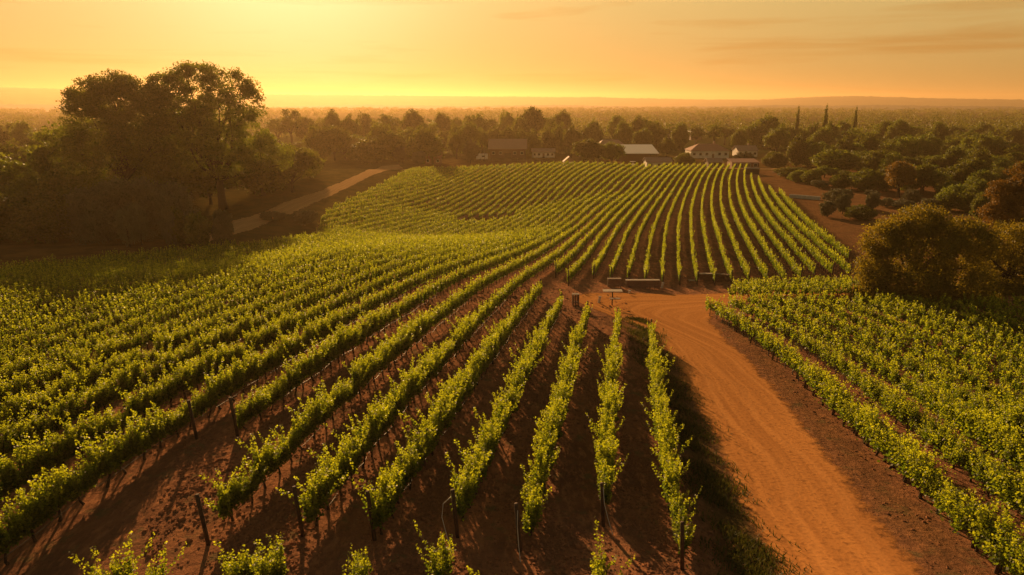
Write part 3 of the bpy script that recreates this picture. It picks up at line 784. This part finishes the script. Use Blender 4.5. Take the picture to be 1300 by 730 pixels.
def place_tree(kind, px, top, hw, Y, label, group=None, cat='tree'):
    pool = PK[kind]; p = pool[rng.randint(len(pool))]
    if id(p) not in used: used.add(id(p)); o = p
    else: o = copy_tree(p)
    x, z0 = atY(px, Y); _, zt = atY(px, Y, top)
    H, W = PH[kind]; sz = max(zt-z0, 1.0)/H; sx = hw*mpp(Y, (z0+zt)/2)/W
    o.location = (x, Y, z0-.1); o.rotation_euler = (0, 0, rng.uniform(0, 2*pi)); o.scale = (sx, sx*rng.uniform(.85, 1.1), sz)
    tag(o, label, cat, group); return o

# the great oak pair on the left, built at full detail
def big_tree(name, px, Y, clumps_px, base_py, label, leaf=.36, nl=120, cr=2.0, seed=1, matn='crown_oak', H0f=.3, r0=.75, extra=None, twigs=2, cdepth=.8, dens=3.2):
    """clumps_px: list of (px,py,rx_px,ry_px) ellipses that describe the crown; they are placed round the trunk at distance Y"""
    rs = np.random.RandomState(seed)
    x0, z0 = atY(px, Y)
    C = []; Rr_ = []
    for (cx_, cy_, rx, ry, n) in clumps_px:
        n = int(n*dens)
        m = mpp(Y, z0+12)
        xx, zz = atY(cx_, Y, cy_)
        for k in range(n):
            d = rs.normal(size=3); d /= np.linalg.norm(d); r = rs.uniform(.3, 1)**.5
            C.append([(xx-x0)+d[0]*rx*m*r, d[1]*rx*m*cdepth*r, (zz-z0)+d[2]*ry*m*r])
    C = np.array(C); C[:, 2] = np.maximum(C[:, 2], .6); nc = len(C)
    R = cr*rs.uniform(.55, 1.3, nc); ci = np.repeat(np.arange(nc), nl)
    d = rs.normal(size=(nc*nl, 3)); d /= np.linalg.norm(d, axis=1)[:, None]
    P = C[ci]+d*(R[ci]*rs.uniform(0, 1, nc*nl)**.5)[:, None]*np.array([1, 1, .62])
    if extra: P[:, 2] -= extra*rs.uniform(0, 1, len(P))**2
    Q = leafquads(P, leaf*rs.uniform(.6, 1.3, len(P)), rs, nrm=d)
    t = np.clip(rs.uniform(0, .5, nc)[ci]+rs.uniform(0, .4, len(P)), 0, 1)
    root = empty(name, (x0, Y, z0))
    link('crown', quads_mesh('crown', Q, [M[matn]], t), root)
    trunk_mb(rs, C, C[:, 2].max()*H0f, r0, 18, twigs).build('trunk', M['bark'], root)
    tag(root, label, 'tree'); return root
big_tree('oak_tree', 284, 158, [(272, 92, 30, 12, 13), (235, 112, 28, 20, 16), (305, 108, 36, 20, 15), (325, 130, 24, 24, 12), (250, 135, 40, 28, 34), (295, 145, 40, 24, 16), (240, 170, 48, 30, 36), (300, 178, 60, 22, 34), (340, 195, 40, 22, 20), (285, 205, 60, 20, 30)], 248,
         'tallest dark oak with lacy open top against the sunrise glow on the left', seed=3, nl=115, cr=1.9, H0f=.22, r0=.95, twigs=3)
big_tree('oak_tree', 165, 152, [(165, 108, 34, 14, 20), (130, 128, 24, 20, 18), (170, 130, 40, 24, 30), (210, 135, 28, 26, 20), (150, 165, 50, 28, 34), (195, 180, 50, 28, 34), (120, 185, 40, 24, 22), (160, 215, 60, 20, 26)], 300,
         'broad dark oak left of the tallest oak, lower rounded top', seed=5, nl=120, cr=2.1, H0f=.25, r0=.8)
big_tree('pepper_tree', 175, 119, [(170, 238, 34, 12, 24), (130, 250, 34, 14, 24), (215, 248, 30, 18, 26), (165, 270, 60, 20, 40), (115, 275, 28, 18, 20), (230, 268, 24, 20, 18), (150, 292, 50, 12, 20)], 310,
         'pale feathery round bushy tree below the big oaks at left', seed=7, nl=130, cr=1.5, leaf=.26, matn='crown_olive', extra=1.0, H0f=.2, r0=.5, twigs=1)
big_tree('willow_tree', 1150, 76, [(1150, 275, 38, 14, 26), (1110, 300, 26, 22, 26), (1165, 305, 50, 26, 44), (1215, 300, 36, 26, 34), (1105, 340, 22, 26, 22), (1150, 350, 50, 30, 50), (1215, 350, 40, 34, 40), (1105, 372, 22, 14, 30), (1160, 378, 50, 14, 50), (1225, 378, 40, 16, 40)], 392,
         'big drooping willow-like tree, left one of the dark clump at the right edge', seed=9, nl=150, cr=1.1, leaf=.19, extra=1.3, H0f=.25, r0=.45, matn='crown_willow', twigs=1, dens=2.2)
big_tree('willow_tree', 1275, 80, [(1275, 300, 36, 20, 26), (1240, 320, 28, 26, 24), (1290, 345, 50, 34, 46), (1245, 365, 34, 20, 24), (1330, 330, 40, 40, 36), (1270, 384, 50, 12, 50)], 395,
         'dark rounded tree cut off by the right edge above the right-hand vines', seed=10, nl=150, cr=1.15, leaf=.19, extra=1.2, H0f=.25, r0=.5, twigs=1, matn='crown_willow', dens=1.7)
big_tree('oak_tree', 1295, 104, [(1295, 222, 30, 14, 20), (1270, 245, 26, 18, 22), (1310, 250, 34, 24, 26), (1262, 272, 22, 16, 18), (1300, 285, 44, 20, 30), (1340, 240, 30, 30, 22)], 330,
         'golden-brown lit oak at the right edge behind the dark willow', seed=12, nl=150, cr=1.25, leaf=.22, matn='crown_gold', H0f=.3, r0=.5)

TREES = [
 # kind, px, top, halfwidth, Y, label
 ('dense', 215, 150, 62, 172, 'dark oak crown filling the gap between the two big oaks at left'),
 ('dense', 335, 172, 48, 178, 'orange-hazed rounded tree right of the tallest oak'),
 ('oak', 372, 182, 34, 185, 'low hazy tree at the right foot of the tallest oak'),
 ('dense', 92, 152, 46, 170, 'dark tree at the left shoulder of the broad oak'),
 ('dense', 30, 196, 60, 130, 'dark tree mass at the left edge above the near vines'),
 ('dense', 92, 205, 48, 128, 'dark shrubby tree left of the pale feathery tree'),
 ('dense', -10, 240, 50, 118, 'low dark shrub cut off by the left edge above the vines'),
 ('dense', 60, 250, 44, 116, 'low dark shrub between left edge and pale feathery tree'),
 ('oak', 268, 205, 36, 165, 'dark lower tree right behind the pale feathery tree'),
 ('dense', 15, 175, 36, 190, 'rounded tree at left edge under the hazy plain'),
 ('dense', 55, 170, 34, 200, 'second rounded tree from the left edge under the hazy plain'),
 ('bush', 346, 266, 17, 150, 'small dark bush beside the dirt track, left of a pair'),
 ('bush', 387, 265, 20, 152, 'small reddish bush beside the dirt track, right of a pair'),
 # village trees
 ('bush', 512, 184, 16, 292, 'bright golden shrub at the head of the dirt track'),
 ('bush', 531, 190, 13, 280, 'second golden shrub at the head of the dirt track'),
 ('oak', 580, 163, 13, 312, 'rounded tree left of the long barn'),
 ('bush', 597, 175, 12, 290, 'small round tree between the long barn and the pale trailer'),
 ('oak', 725, 160, 16, 330, 'leafy tree behind the little gabled hut'),
 ('oak', 745, 175, 19, 282, 'green tree right of the little gabled hut'),
 ('oak', 777, 179, 16, 280, 'dense green tree just left of the white-roofed shed'),
 ('oak', 782, 145, 14, 420, 'dark round tree on the skyline above the white-roofed shed'),
 ('oak', 812, 145, 16, 420, 'dark round tree on the skyline right above the white-roofed shed'),
 ('oak', 815, 162, 15, 340, 'golden green tree behind the white-roofed shed'),
 ('oak', 846, 174, 13, 320, 'small green tree between white-roofed shed and hip-roofed house'),
 ('dense', 868, 192, 15, 272, 'dark spreading tree below the hip-roofed house'),
 ('dense', 974, 144, 26, 380, 'big dark tree on the skyline right of the village'),
 ('oak', 985, 159, 19, 330, 'yellow-green tree right of the pale roofed house'),
 ('bush', 946, 191, 16, 275, 'low shrub in front of the pale roofed house'),
 ('dense', 983, 190, 18, 262, 'dark low tree right of the brick shed'),
 ('dense', 1004, 210, 25, 216, 'dark tree at the far right corner of the vineyard'),
 ('oak', 1029, 180, 21, 300, 'golden topped tree left of the wide dark oak'),
 ('dense', 1060, 186, 38, 235, 'wide dark oak beyond the right corner of the vineyard'),
 ('dense', 1100, 190, 34, 240, 'dark oak overlapping the right of the wide dark oak'),
 ('oak', 1078, 163, 26, 330, 'tall tree behind the wide dark oak'),
 ('oak', 1130, 152, 25, 380, 'rounded skyline tree right of the rightmost cypress'),
 ('gold', 1140, 202, 26, 172, 'bright green-gold oak above the olive bushes, left one'),
 ('oak', 1170, 208, 30, 178, 'rounded green oak above the olive bushes, right one'),
 ('dense', 1215, 170, 30, 300, 'large dark tree in the upper right woods'),
 ('dense', 1262, 180, 40, 270, 'large dark tree by the right edge in the upper woods'),
 ('oak', 1236, 225, 20, 150, 'small dark tree left of the golden-brown oak'),
 ('dense', 1205, 228, 24, 170, 'dark bushy tree behind the dark willow clump'),
 ('bush', 1062, 237, 21, 158, 'grey-green olive bush nearest the vineyard corner'),
 ('dense', 1093, 259, 22, 136, 'dark round bush standing alone on the dry ground'),
 ('bush', 1108, 240, 11, 168, 'small olive bush behind the lone dark round bush'),
 ('bush', 1146, 252, 20, 152, 'pale olive bush right of the lone dark round bush'),
 ('bush', 1180, 250, 16, 150, 'rightmost of the olive bushes on the dry ground'),
 ('bush', 1040, 228, 12, 190, 'low brownish shrub at the end of the pale wall'),
 ('cypress', 1009, 137, 3.4, 420, 'leftmost of the three slender cypresses on the skyline'),
 ('cypress', 1043.5, 136, 3.6, 360, 'middle of the three slender cypresses, the tallest'),
 ('cypress', 1082, 138, 3.4, 410, 'rightmost of the three slender cypresses on the skyline'),
]
for k, px, top, hw, Y, lab in TREES:
    place_tree(k, px, top, hw, Y, lab, cat='bush' if k == 'bush' else 'tree')
def zone(n, x0, x1, t0, t1, h0, h1, Y0, Y1, kinds, phrase, group, seed):
    rs = np.random.RandomState(seed)
    for k in range(n):
        px = x0+(x1-x0)*(k+.5+rs.uniform(-.3, .3))/n
        place_tree(kinds[rs.randint(len(kinds))], px, rs.uniform(t0, t1), rs.uniform(h0, h1), rs.uniform(Y0, Y1), '%s from the left of the %s' % (ordn(k+1), phrase), group)
zone(10, 385, 545, 150, 176, 20, 30, 285, 330, ['oak', 'dense'], 'front trees glowing orange beyond the dirt track', 'trees beyond the track', 1)
zone(20, 345, 725, 133, 150, 13, 22, 370, 430, ['oak', 'tall', 'dense'], 'hazy skyline trees behind the barn', 'hazy skyline trees', 2)
zone(10, 555, 720, 152, 166, 12, 18, 330, 360, ['oak', 'dense'], 'dark trees directly behind the long barn', 'trees behind the barn', 3)
zone(14, 730, 985, 150, 162, 12, 20, 360, 420, ['oak', 'dense', 'tall'], 'trees behind the village roofs', 'trees behind the village', 4)
zone(26, 985, 1310, 149, 166, 12, 20, 340, 430, ['oak', 'dense'], 'skyline trees of the right-hand woods', 'skyline trees on the right', 5)
zone(22, 1000, 1310, 164, 184, 15, 24, 262, 300, ['oak', 'dense'], 'middle trees of the right-hand woods', 'middle trees on the right', 6)
zone(14, 1110, 1315, 180, 200, 18, 27, 205, 240, ['oak', 'dense'], 'nearer trees of the right-hand woods', 'nearer trees on the right', 7)
zone(16, -20, 130, 148, 172, 12, 20, 260, 380, ['oak', 'dense'], 'distant trees behind the oaks at left', 'distant trees on the left', 8)
zone(6, 1010, 1100, 205, 222, 14, 20, 196, 225, ['dense', 'oak'], 'low dark trees along the dry ground at right', 'low trees on the right', 9)
zone(10, 230, 400, 180, 198, 16, 24, 200, 250, ['dense', 'oak'], 'glowing trees behind the tallest oak trunk', 'trees behind the tallest oak', 10)
zone(16, 1060, 1320, 198, 220, 16, 24, 172, 196, ['dense', 'oak'], 'low oaks behind the dry ground at right', 'front line oaks', 12)
zone(7, 120, 300, 252, 280, 12, 20, 112, 117, ['bush', 'dense'], 'low shrubs along the far edge of the left field', 'shrubs at the field edge', 15)
zone(9, 1045, 1200, 236, 266, 9, 14, 138, 175, ['bush'], 'low grey-green shrubs on the dry ground at right', 'shrubs on the dry ground', 16)
zone(6, 1190, 1320, 226, 246, 16, 22, 128, 150, ['dense'], 'trees just behind the willow clump', 'trees behind the willow clump', 13)
for k in PK:
    for p in PK[k]:
        if id(p) not in used:
            for c in kids(p): bpy.data.objects.remove(c)
            bpy.data.objects.remove(p)
# far-off woods as one mass
def woods():
    rs = np.random.RandomState(21); Qs, Ts = [], []
    for (r0, r1, n, nq, leaf) in ((430, 700, 700, 60, 1.1), (700, 1300, 1500, 70, 1.3), (1300, 2300, 2600, 40, 2.0)):
        r = np.sqrt(rs.uniform(r0**2, r1**2, n)); a = np.radians(rs.uniform(-46, 46, n))
        x, y = r*np.sin(a), r*np.cos(a); keep = np.sin(x*.011+1)+np.sin(y*.013)+np.sin((x+y)*.006) > -1.1-(r0 < 500)*9
        x, y = x[keep], y[keep]; n = len(x)
        R = rs.uniform(4, 7.5, n)*(1+.4*(r0 > 1000)); H = rs.uniform(7.5, 13.5, n)
        ci = np.repeat(np.arange(n), nq); d = rs.normal(size=(n*nq, 3)); d /= np.linalg.norm(d, axis=1)[:, None]
        d[:, 2] = np.abs(d[:, 2])*1.2-.25; rr = rs.uniform(.6, 1, n*nq)
        P = np.stack([x[ci]+d[:, 0]*R[ci]*rr, y[ci]+d[:, 1]*R[ci]*rr, PLAIN+H[ci]*.5+d[:, 2]*H[ci]*.5*rr], 1)
        Qs.append(leafquads(P, leaf*rs.uniform(.6, 1.3, len(P)), rs, nrm=d)); Ts.append(np.clip(rs.uniform(0, .6, n)[ci]+rs.uniform(0, .3, len(P)), 0, 1))
    # scrub on the ridge
    n, nq = 900, 10; r = rs.uniform(4350, 4700, n); a = np.radians(rs.uniform(-44, 44, n))
    return quads_mesh('woods', np.concatenate(Qs), [M['crown_oak']], np.concatenate(Ts))
o = link('distant_woods', woods()); tag(o, 'hazy woods covering the plain out to the horizon hills', 'woods', kind='stuff')

# ------------------------------------------------------------------ buildings
def house(name, label, cat, px0, px1, base_py, Y=None, wall='white_wall', roof='roof_brown', kind='gable', wh=2.8, rh=1.6, dep=8.0, rz=0.0, windows=3, doors=1, chimney=False, over=.5, openf=False):
    pc = (px0+px1)/2; 
    if Y is None: Y = at(pc, base_py)[1]
    x, z = atY(pc, Y); W = (px1-px0)*mpp(Y, z); D = dep
    root = empty(name, (x, Y+D/2, z), rz)
    b = MB(); t = .2
    if openf:
        for sx in (-1, 1):
            for sy in (-1, 1): b.box((sx*(W/2-.15), sy*(D/2-.15), wh/2-.1), (.25, .25, wh+.2))
        b.box((0, D/2-.15, wh/2), (W-.6, .12, wh-.1))
    else:
        b.box((0, 0, wh/2-.15), (W, D, wh+.3))
    if kind == 'gable' and not openf:
        b.add([(-W/2+.01, -D/2, wh), (-W/2+.01, D/2, wh), (-W/2+.01, 0, wh+rh-.05), (W/2-.01, -D/2, wh), (W/2-.01, D/2, wh), (W/2-.01, 0, wh+rh-.05)], [(0, 2, 1), (3, 4, 5), (0, 3, 5, 2), (1, 2, 5, 4)])
    b.build('wall', M[wall], root)
    r = MB(); ex, ey = W/2+over, D/2+over; zt = wh+rh+.05; ze = wh-.12; th = .14
    if kind == 'gable':
        for s in (-1, 1):
            v = [(-ex, s*ey, ze), (ex, s*ey, ze), (ex, 0, zt), (-ex, 0, zt)]; v += [(p[0], p[1], p[2]+th) for p in v]
            r.add(v, [(0, 1, 2, 3), (4, 5, 6, 7), (0, 1, 5, 4), (1, 2, 6, 5), (2, 3, 7, 6), (3, 0, 4, 7)])
    elif kind == 'gable_front':
        for s in (-1, 1):
            v = [(s*ex, -ey, ze), (s*ex, ey, ze), (0, ey, zt), (0, -ey, zt)]; v += [(p[0], p[1], p[2]+th) for p in v]
            r.add(v, [(0, 1, 2, 3), (4, 5, 6, 7), (0, 1, 5, 4), (1, 2, 6, 5), (2, 3, 7, 6), (3, 0, 4, 7)])
        r.add([(-W/2, -D/2+.02, wh), (W/2, -D/2+.02, wh), (0, -D/2+.02, wh+rh)], [(0, 1, 2)])
    elif kind == 'hip':
        k = min(ex*.55, ey)
        v = [(-ex, -ey, ze), (ex, -ey, ze), (ex, ey, ze), (-ex, ey, ze), (-ex+k, 0, zt), (ex-k, 0, zt), (-ex, -ey, ze+.1), (ex, -ey, ze+.1), (ex, ey, ze+.1), (-ex, ey, ze+.1)]
        r.add(v, [(0, 3, 2, 1), (6, 7, 5, 4), (8, 9, 4, 5), (7, 8, 5), (9, 6, 4), (0, 1, 7, 6), (1, 2, 8, 7), (2, 3, 9, 8), (3, 0, 6, 9)])
    else:   # shallow slope
        v = [(-ex, -ey, wh), (ex, -ey, wh), (ex, ey, wh+rh), (-ex, ey, wh+rh)]; v += [(p[0], p[1], p[2]+th) for p in v]
        r.add(v, [(3, 2, 1, 0), (4, 5, 6, 7), (0, 1, 5, 4), (1, 2, 6, 5), (2, 3, 7, 6), (3, 0, 4, 7)])
    ro = r.build('roof', M[roof], root)
    if chimney:
        c = MB(); c.box((W*.2, .6, wh+rh+.3), (.7, .7, 1.6)); c.build('chimney', M['brick_wall'], ro)
    n = windows+doors
    for k in range(n):
        xx = -W/2+W*(k+.5)/n
        if k == n//2 and doors:
            d = MB(); d.box((xx, -D/2-.03, 1.0), (1.0 if cat != 'barn' else 3, .08, 2.0 if cat != 'barn' else 2.6)); d.build('door', M['dark'] if cat == 'barn' else M['brown_wall'], root)
        else:
            w_ = MB(); ww = min(1.3, W/n*.55)
            for sx in (-1, 1): w_.box((xx+sx*ww/2, -D/2-.04, wh*.55), (.1, .1, 1.2))
            for sz in (-1, 1): w_.box((xx, -D/2-.045, wh*.55+sz*.6), (ww+.1, .1, .1))
            fo = w_.build('window', M['trim'], root); g_ = MB(); g_.box((xx, -D/2-.02, wh*.55), (ww-.1, .05, 1.1)); g_.build('pane', M['glass'], fo)
    tag(root, label, cat); return root
house('farm_barn', 'long dark barn with a big brown gabled roof on the left of the village', 'barn', 622, 667, 196, 318, wall='brown_wall', roof='roof_brown', wh=4.2, rh=4.0, dep=12, windows=4, over=.8)
house('outbuilding', 'low pale outbuilding just right of the long barn', 'building', 676, 704, 192, 322, wh=2.6, rh=1.2, dep=7, windows=4, roof='roof_brown')
house('farm_house', 'small reddish house at the head of the dirt track', 'house', 540, 559, 202, 286, wall='brick_wall', roof='roof_red', wh=2.7, rh=1.7, dep=7, windows=2)
house('gabled_hut', 'tiny white gabled hut at the edge of the vineyard', 'hut', 716, 729, 208.5, 266, wall='white_wall', roof='roof_brown', kind='gable_front', wh=2.6, rh=1.8, dep=4, windows=0, doors=1, over=.35)
house('farm_house', 'wide brown-roofed house behind the white-roofed shed', 'house', 757, 797, 182, 345, wall='brown_wall', roof='roof_brown', kind='hip', wh=3.0, rh=3.6, dep=13, windows=4)
house('open_shed', 'big shed with a bright white sloping metal roof', 'shed', 788, 834, 205, 288, wall='brown_wall', roof='roof_white', kind='slope', wh=4.2, rh=2.7, dep=15, windows=0, doors=0, over=.6, openf=True)
house('farm_house', 'white low house with dark doorway in front of the white-roofed shed', 'house', 821, 852, 209.5, 264, wall='white_wall', roof='roof_brown', kind='gable', wh=2.7, rh=1.3, dep=7, windows=2, doors=1)
house('farm_house', 'white-walled house with a wide hipped brown roof, on the right of the village', 'house', 877, 925, 192, 318, wall='white_wall', roof='roof_red', kind='hip', wh=3.4, rh=2.8, dep=11, windows=5, chimney=True)
house('farm_house', 'pale house with grey-brown gabled roof right of the hip-roofed house', 'house', 937, 961, 190, 326, wall='white_wall', roof='roof_brown', wh=2.8, rh=2.0, dep=9, windows=3, chimney=True)
house('farm_house', 'distant house with a pale roof among the trees above the village', 'house', 877, 891, 165, 470, wall='brown_wall', roof='roof_white', wh=5.6, rh=1.8, dep=10, windows=2, kind='hip')
house('garden_shed', 'little brown roofed shed below the hip-roofed house', 'shed', 899, 916, 209, 270, wall='brown_wall', roof='roof_brown', wh=2.2, rh=1.3, dep=5, windows=1)
house('brick_shed', 'long low brick shed near the far right corner of the vineyard', 'shed', 929, 963, 213.5, 252, wall='brick_wall', roof='roof_red', kind='slope', wh=2.0, rh=.9, dep=6, windows=4, doors=0, over=.25)
house('distant_house', 'distant house with reddish roof behind the trees above the village centre', 'house', 852, 866, 160, 500, wall='brown_wall', roof='roof_red', wh=5.0, rh=2.2, dep=10, windows=2)
# pale trailer
def trailer():
    x, z = atY(612, 305); r = empty('parked_trailer', (x, 305, z)); b = MB(); b.box((0, 0, 1.7), (5.0, 2.2, 2.1)); b.box((0, 0, 2.83), (4.6, 2.0, .14)); b.build('body', M['roof_white'], r)
    for s in (-1, 1):
        w = MB(); w.tube([(s*.7, -1.15, .4), (s*.7, 1.15, .4)], .4, 12); w.build('wheel', M['tyre'], r)
    w = MB(); w.box((.6, -1.12, 1.9), (1.2, .04, .6)); w.build('window', M['glass'], r)
    tag(r, 'pale parked trailer just left of the long barn', 'trailer')
trailer()
def cart(px, base, label, seedc):
    p = at(px, base); r = empty('utility_cart', p); r.rotation_euler = (0, 0, .2)
    b = MB(); b.box((0, 0, .55), (2.2, 1.2, .35)); b.box((-.85, 0, .85), (.4, 1.15, .35)); b.box((.75, 0, .85), (.5, 1.15, .3)); b.build('body', M['paint'] if seedc else M['dark'], r)
    b = MB(); b.box((0, 0, 2.0), (2.1, 1.3, .09)); b.build('canopy', M['roof_white'] if seedc else M['dark'], r)
    b = MB()
    for sx in (-.9, .9):
        for sy in (-.55, .55): b.tube([(sx, sy, .7), (sx*.95, sy, 1.98)], .03, 5)
    b.build('canopy_frame', M['dark'], r)
    b = MB(); b.box((-.1, 0, .95), (.5, 1.1, .12)); b.box((.15, 0, 1.25), (.12, 1.1, .5)); b.build('seat', M['trim'], r)
    for sx in (-.75, .75):
        for sy in (-.55, .55):
            w = MB(); w.tube([(sx, sy-.1, .3), (sx, sy+.1, .3)], .3, 12); w.build('wheel', M['tyre'], r)
    tag(r, label, 'cart')
cart(803, 211.5, 'small cart with pale canopy parked below the white-roofed shed', 1)
cart(543, 207, 'dark cart parked near the head of the dirt track', 0)
for px, y0, y1, lab in ((615.5, 189, 206, 'thin dark pole standing left of the long barn'), (667, 192, 206, 'thin dark pole standing right of the long barn'), (759, 193, 210, 'pale pole right of the little gabled hut')):
    p = at(px, y1); m = mpp(p[1]); b = MB(); b.tube([(0, 0, -.2), (0, 0, (y1-y0)*m)], [.12, .09], 8); o = b.build('utility_pole', M['wood_pale'] if px > 700 else M['dark']); o.location = p
    tag(o, lab, 'pole')
# paddock fence
def fence(px0, px1, py, label, h=1.2):
    a = at(px0, py); c = at(px1, py); n = int(np.hypot(*(c-a)[:2])/2.6); r = empty('rail_fence', a)
    d = (c-a)/n; rails = MB()
    for k in range(n+1):
        q = d*k; z = float(gz(*(a+q)[:2]))-a[2]; b = MB(); b.box((q[0], q[1], z+h/2), (.14, .14, h+.3)); b.build('post', M['wood'], r)
    for hh in (.45, .95):
        pts = [((d*k)[0], (d*k)[1]-.1, float(gz(*(a+d*k)[:2]))-a[2]+hh) for k in range(n+1)]
        rails.tube(pts, .05, 4)
    rails.build('rail', M['wood'], r); tag(r, label, 'fence')
fence(602, 712, 205, 'low dark rail fence in front of the long barn')
fence(572, 650, 199.5, 'second rail fence further back beside the pale trailer')
# pale wall above the right corner
def low_wall():
    a = at(1002, 251); c = at(1041, 254); r = MB(); d = c-a
    r.box(tuple((a+c)/2+np.array([0, 0, .4])), (float(np.hypot(d[0], d[1])), .3, .9), math.atan2(d[1], d[0])); o = r.build('low_wall', M['trim']); tag(o, 'short pale low wall at the far right corner of the vineyard', 'wall')
low_wall()
# dark covered bin
p = at(954, 221); b = MB(); b.box((0, 0, .9), (4.4, 2.0, 1.9)); b.box((0, 0, 1.9), (4.7, 2.3, .15)); o = b.build('storage_bin', M['dark']); o.location = p
tag(o, 'dark low storage bin at the end of the vine rows below the brick shed', 'bin')

# wooden harvest racks at the foot of the far block
def rack(px0, px1, base, h, label, nposts, pale):
    q_ = at((px0+px1)/2, base); w_ = (px1-px0)/2*mpp(q_[1], q_[2]); a = q_-np.array([w_, 0, 0]); c = q_+np.array([w_, 0, 0]); L_ = float(np.hypot(*(c-a)[:2])); r = empty('wooden_rack', (a+c)/2); r.rotation_euler = (0, 0, math.atan2(c[1]-a[1], c[0]-a[0]))
    t = MB(); t.box((0, 0, h), (L_, .62, .07)); t.build('top_board', M['wood_pale'] if pale else M['wood'], r)
    for k in range(nposts):
        x = -L_/2+.06+(L_-.12)*k/(nposts-1)
        for sy in (-.26, .26):
            b = MB(); b.box((x, sy, h/2-.05), (.09, .09, h)); b.build('leg', M['wood'], r)
    b = MB(); b.box((0, 0, h*.3), (L_-.1, .5, .05)); b.build('shelf', M['wood'], r)
    n = int(L_/.2)
    for sy in (-.31, .31):
        b = MB()
        for k in range(n): b.box((-L_/2+L_*(k+.5)/n, sy, h*.47), (.15, .03, h*.8))
        b.build('side_boards', M['brick_wall'], r)
    tag(r, label, 'rack', 'wooden racks')
rack(794, 837, 366, 1.05, 'longest low wooden rack below the far block of vines', 8, 1)
rack(771, 788, 365, 1.1, 'short wooden rack left of the longest rack', 3, 0)
rack(887, 907, 356, .95, 'wooden rack with pale top, below the middle of the far block', 4, 1)
rack(909, 920, 356, .85, 'small rack just right of the pale-topped rack', 3, 0)
rack(922, 929, 356, .8, 'smallest box-like rack, rightmost below the far block', 2, 0)
rack(726, 735, 388, 1.2, 'narrow upright rack between row ends left of the road bend', 3, 0)
def stand(px, base):
    p = at(px, base); r = empty('field_table', p); b = MB(); b.box((0, 0, 1.62), (2.0, .9, .07)); b.build('table_top', M['wood_pale'], r)
    b = MB(); b.tube([(0, 0, -.2), (0, 0, 1.6)], .06, 8); b.build('pedestal', M['dark'], r)
    b = MB(); b.box((.2, -.5, .9), (1.1, .5, .06)); b.build('lower_shelf', M['wood'], r)
    tag(r, 'small raised table on one dark post near the road bend', 'table')
stand(777, 388)
for k, (px, py, lab) in enumerate(((760, 385, 'leftmost pale stake leaning beside the raised table'), (840, 366, 'pale short stake at the right end of the longest rack'), (798, 374, 'pale stub on the ground in front of the longest rack'))):
    p = at(px, py); b = MB(); b.box((0, 0, .35), (.22, .18, .8 if k < 2 else .35)); b.box((0, 0, .72 if k < 2 else .5), (.3, .24, .06)); o = b.build('marker_stake', M['trim']); o.location = p; o.rotation_euler = (.1, .15, .3); tag(o, lab, 'stake')
for px, py, lab in ((878, 357, 'flat pale board on the ground left of the pale-topped rack'), (947, 361, 'flat pale board on the ground right of the racks')):
    p = at(px, py); b = MB(); b.box((0, 0, .12), (.8, .5, .08)); b.box((-.3, 0, .03), (.08, .5, .1)); b.box((.3, 0, .03), (.08, .5, .1)); o = b.build('flat_board', M['wood_pale']); o.location = p; tag(o, lab, 'board')

# ------------------------------------------------------------------ haze
def haze():
    x, y0, y1, z0, z1 = 8900, -300, 8900, -21.5, 110
    hb = MB(); hb.box((0, (y0+y1)/2, (z0+z1)/2), (2*x, y1-y0, z1-z0))
    m = bpy.data.materials.new('haze'); m.use_nodes = True; t = m.node_tree; t.nodes.clear()
    out = N(t, 'ShaderNodeOutputMaterial'); v = N(t, 'ShaderNodeVolumePrincipled')
    v.inputs['Color'].default_value = (.99, .68, .36, 1); v.inputs['Density'].default_value = HAZE_DENSITY; v.inputs['Anisotropy'].default_value = HAZE_G
    t.links.new(v.outputs[0], out.inputs['Volume'])
    o = hb.build('haze', m); tag(o, 'warm haze in the air over the vineyard and plain', 'haze', kind='stuff')
haze()
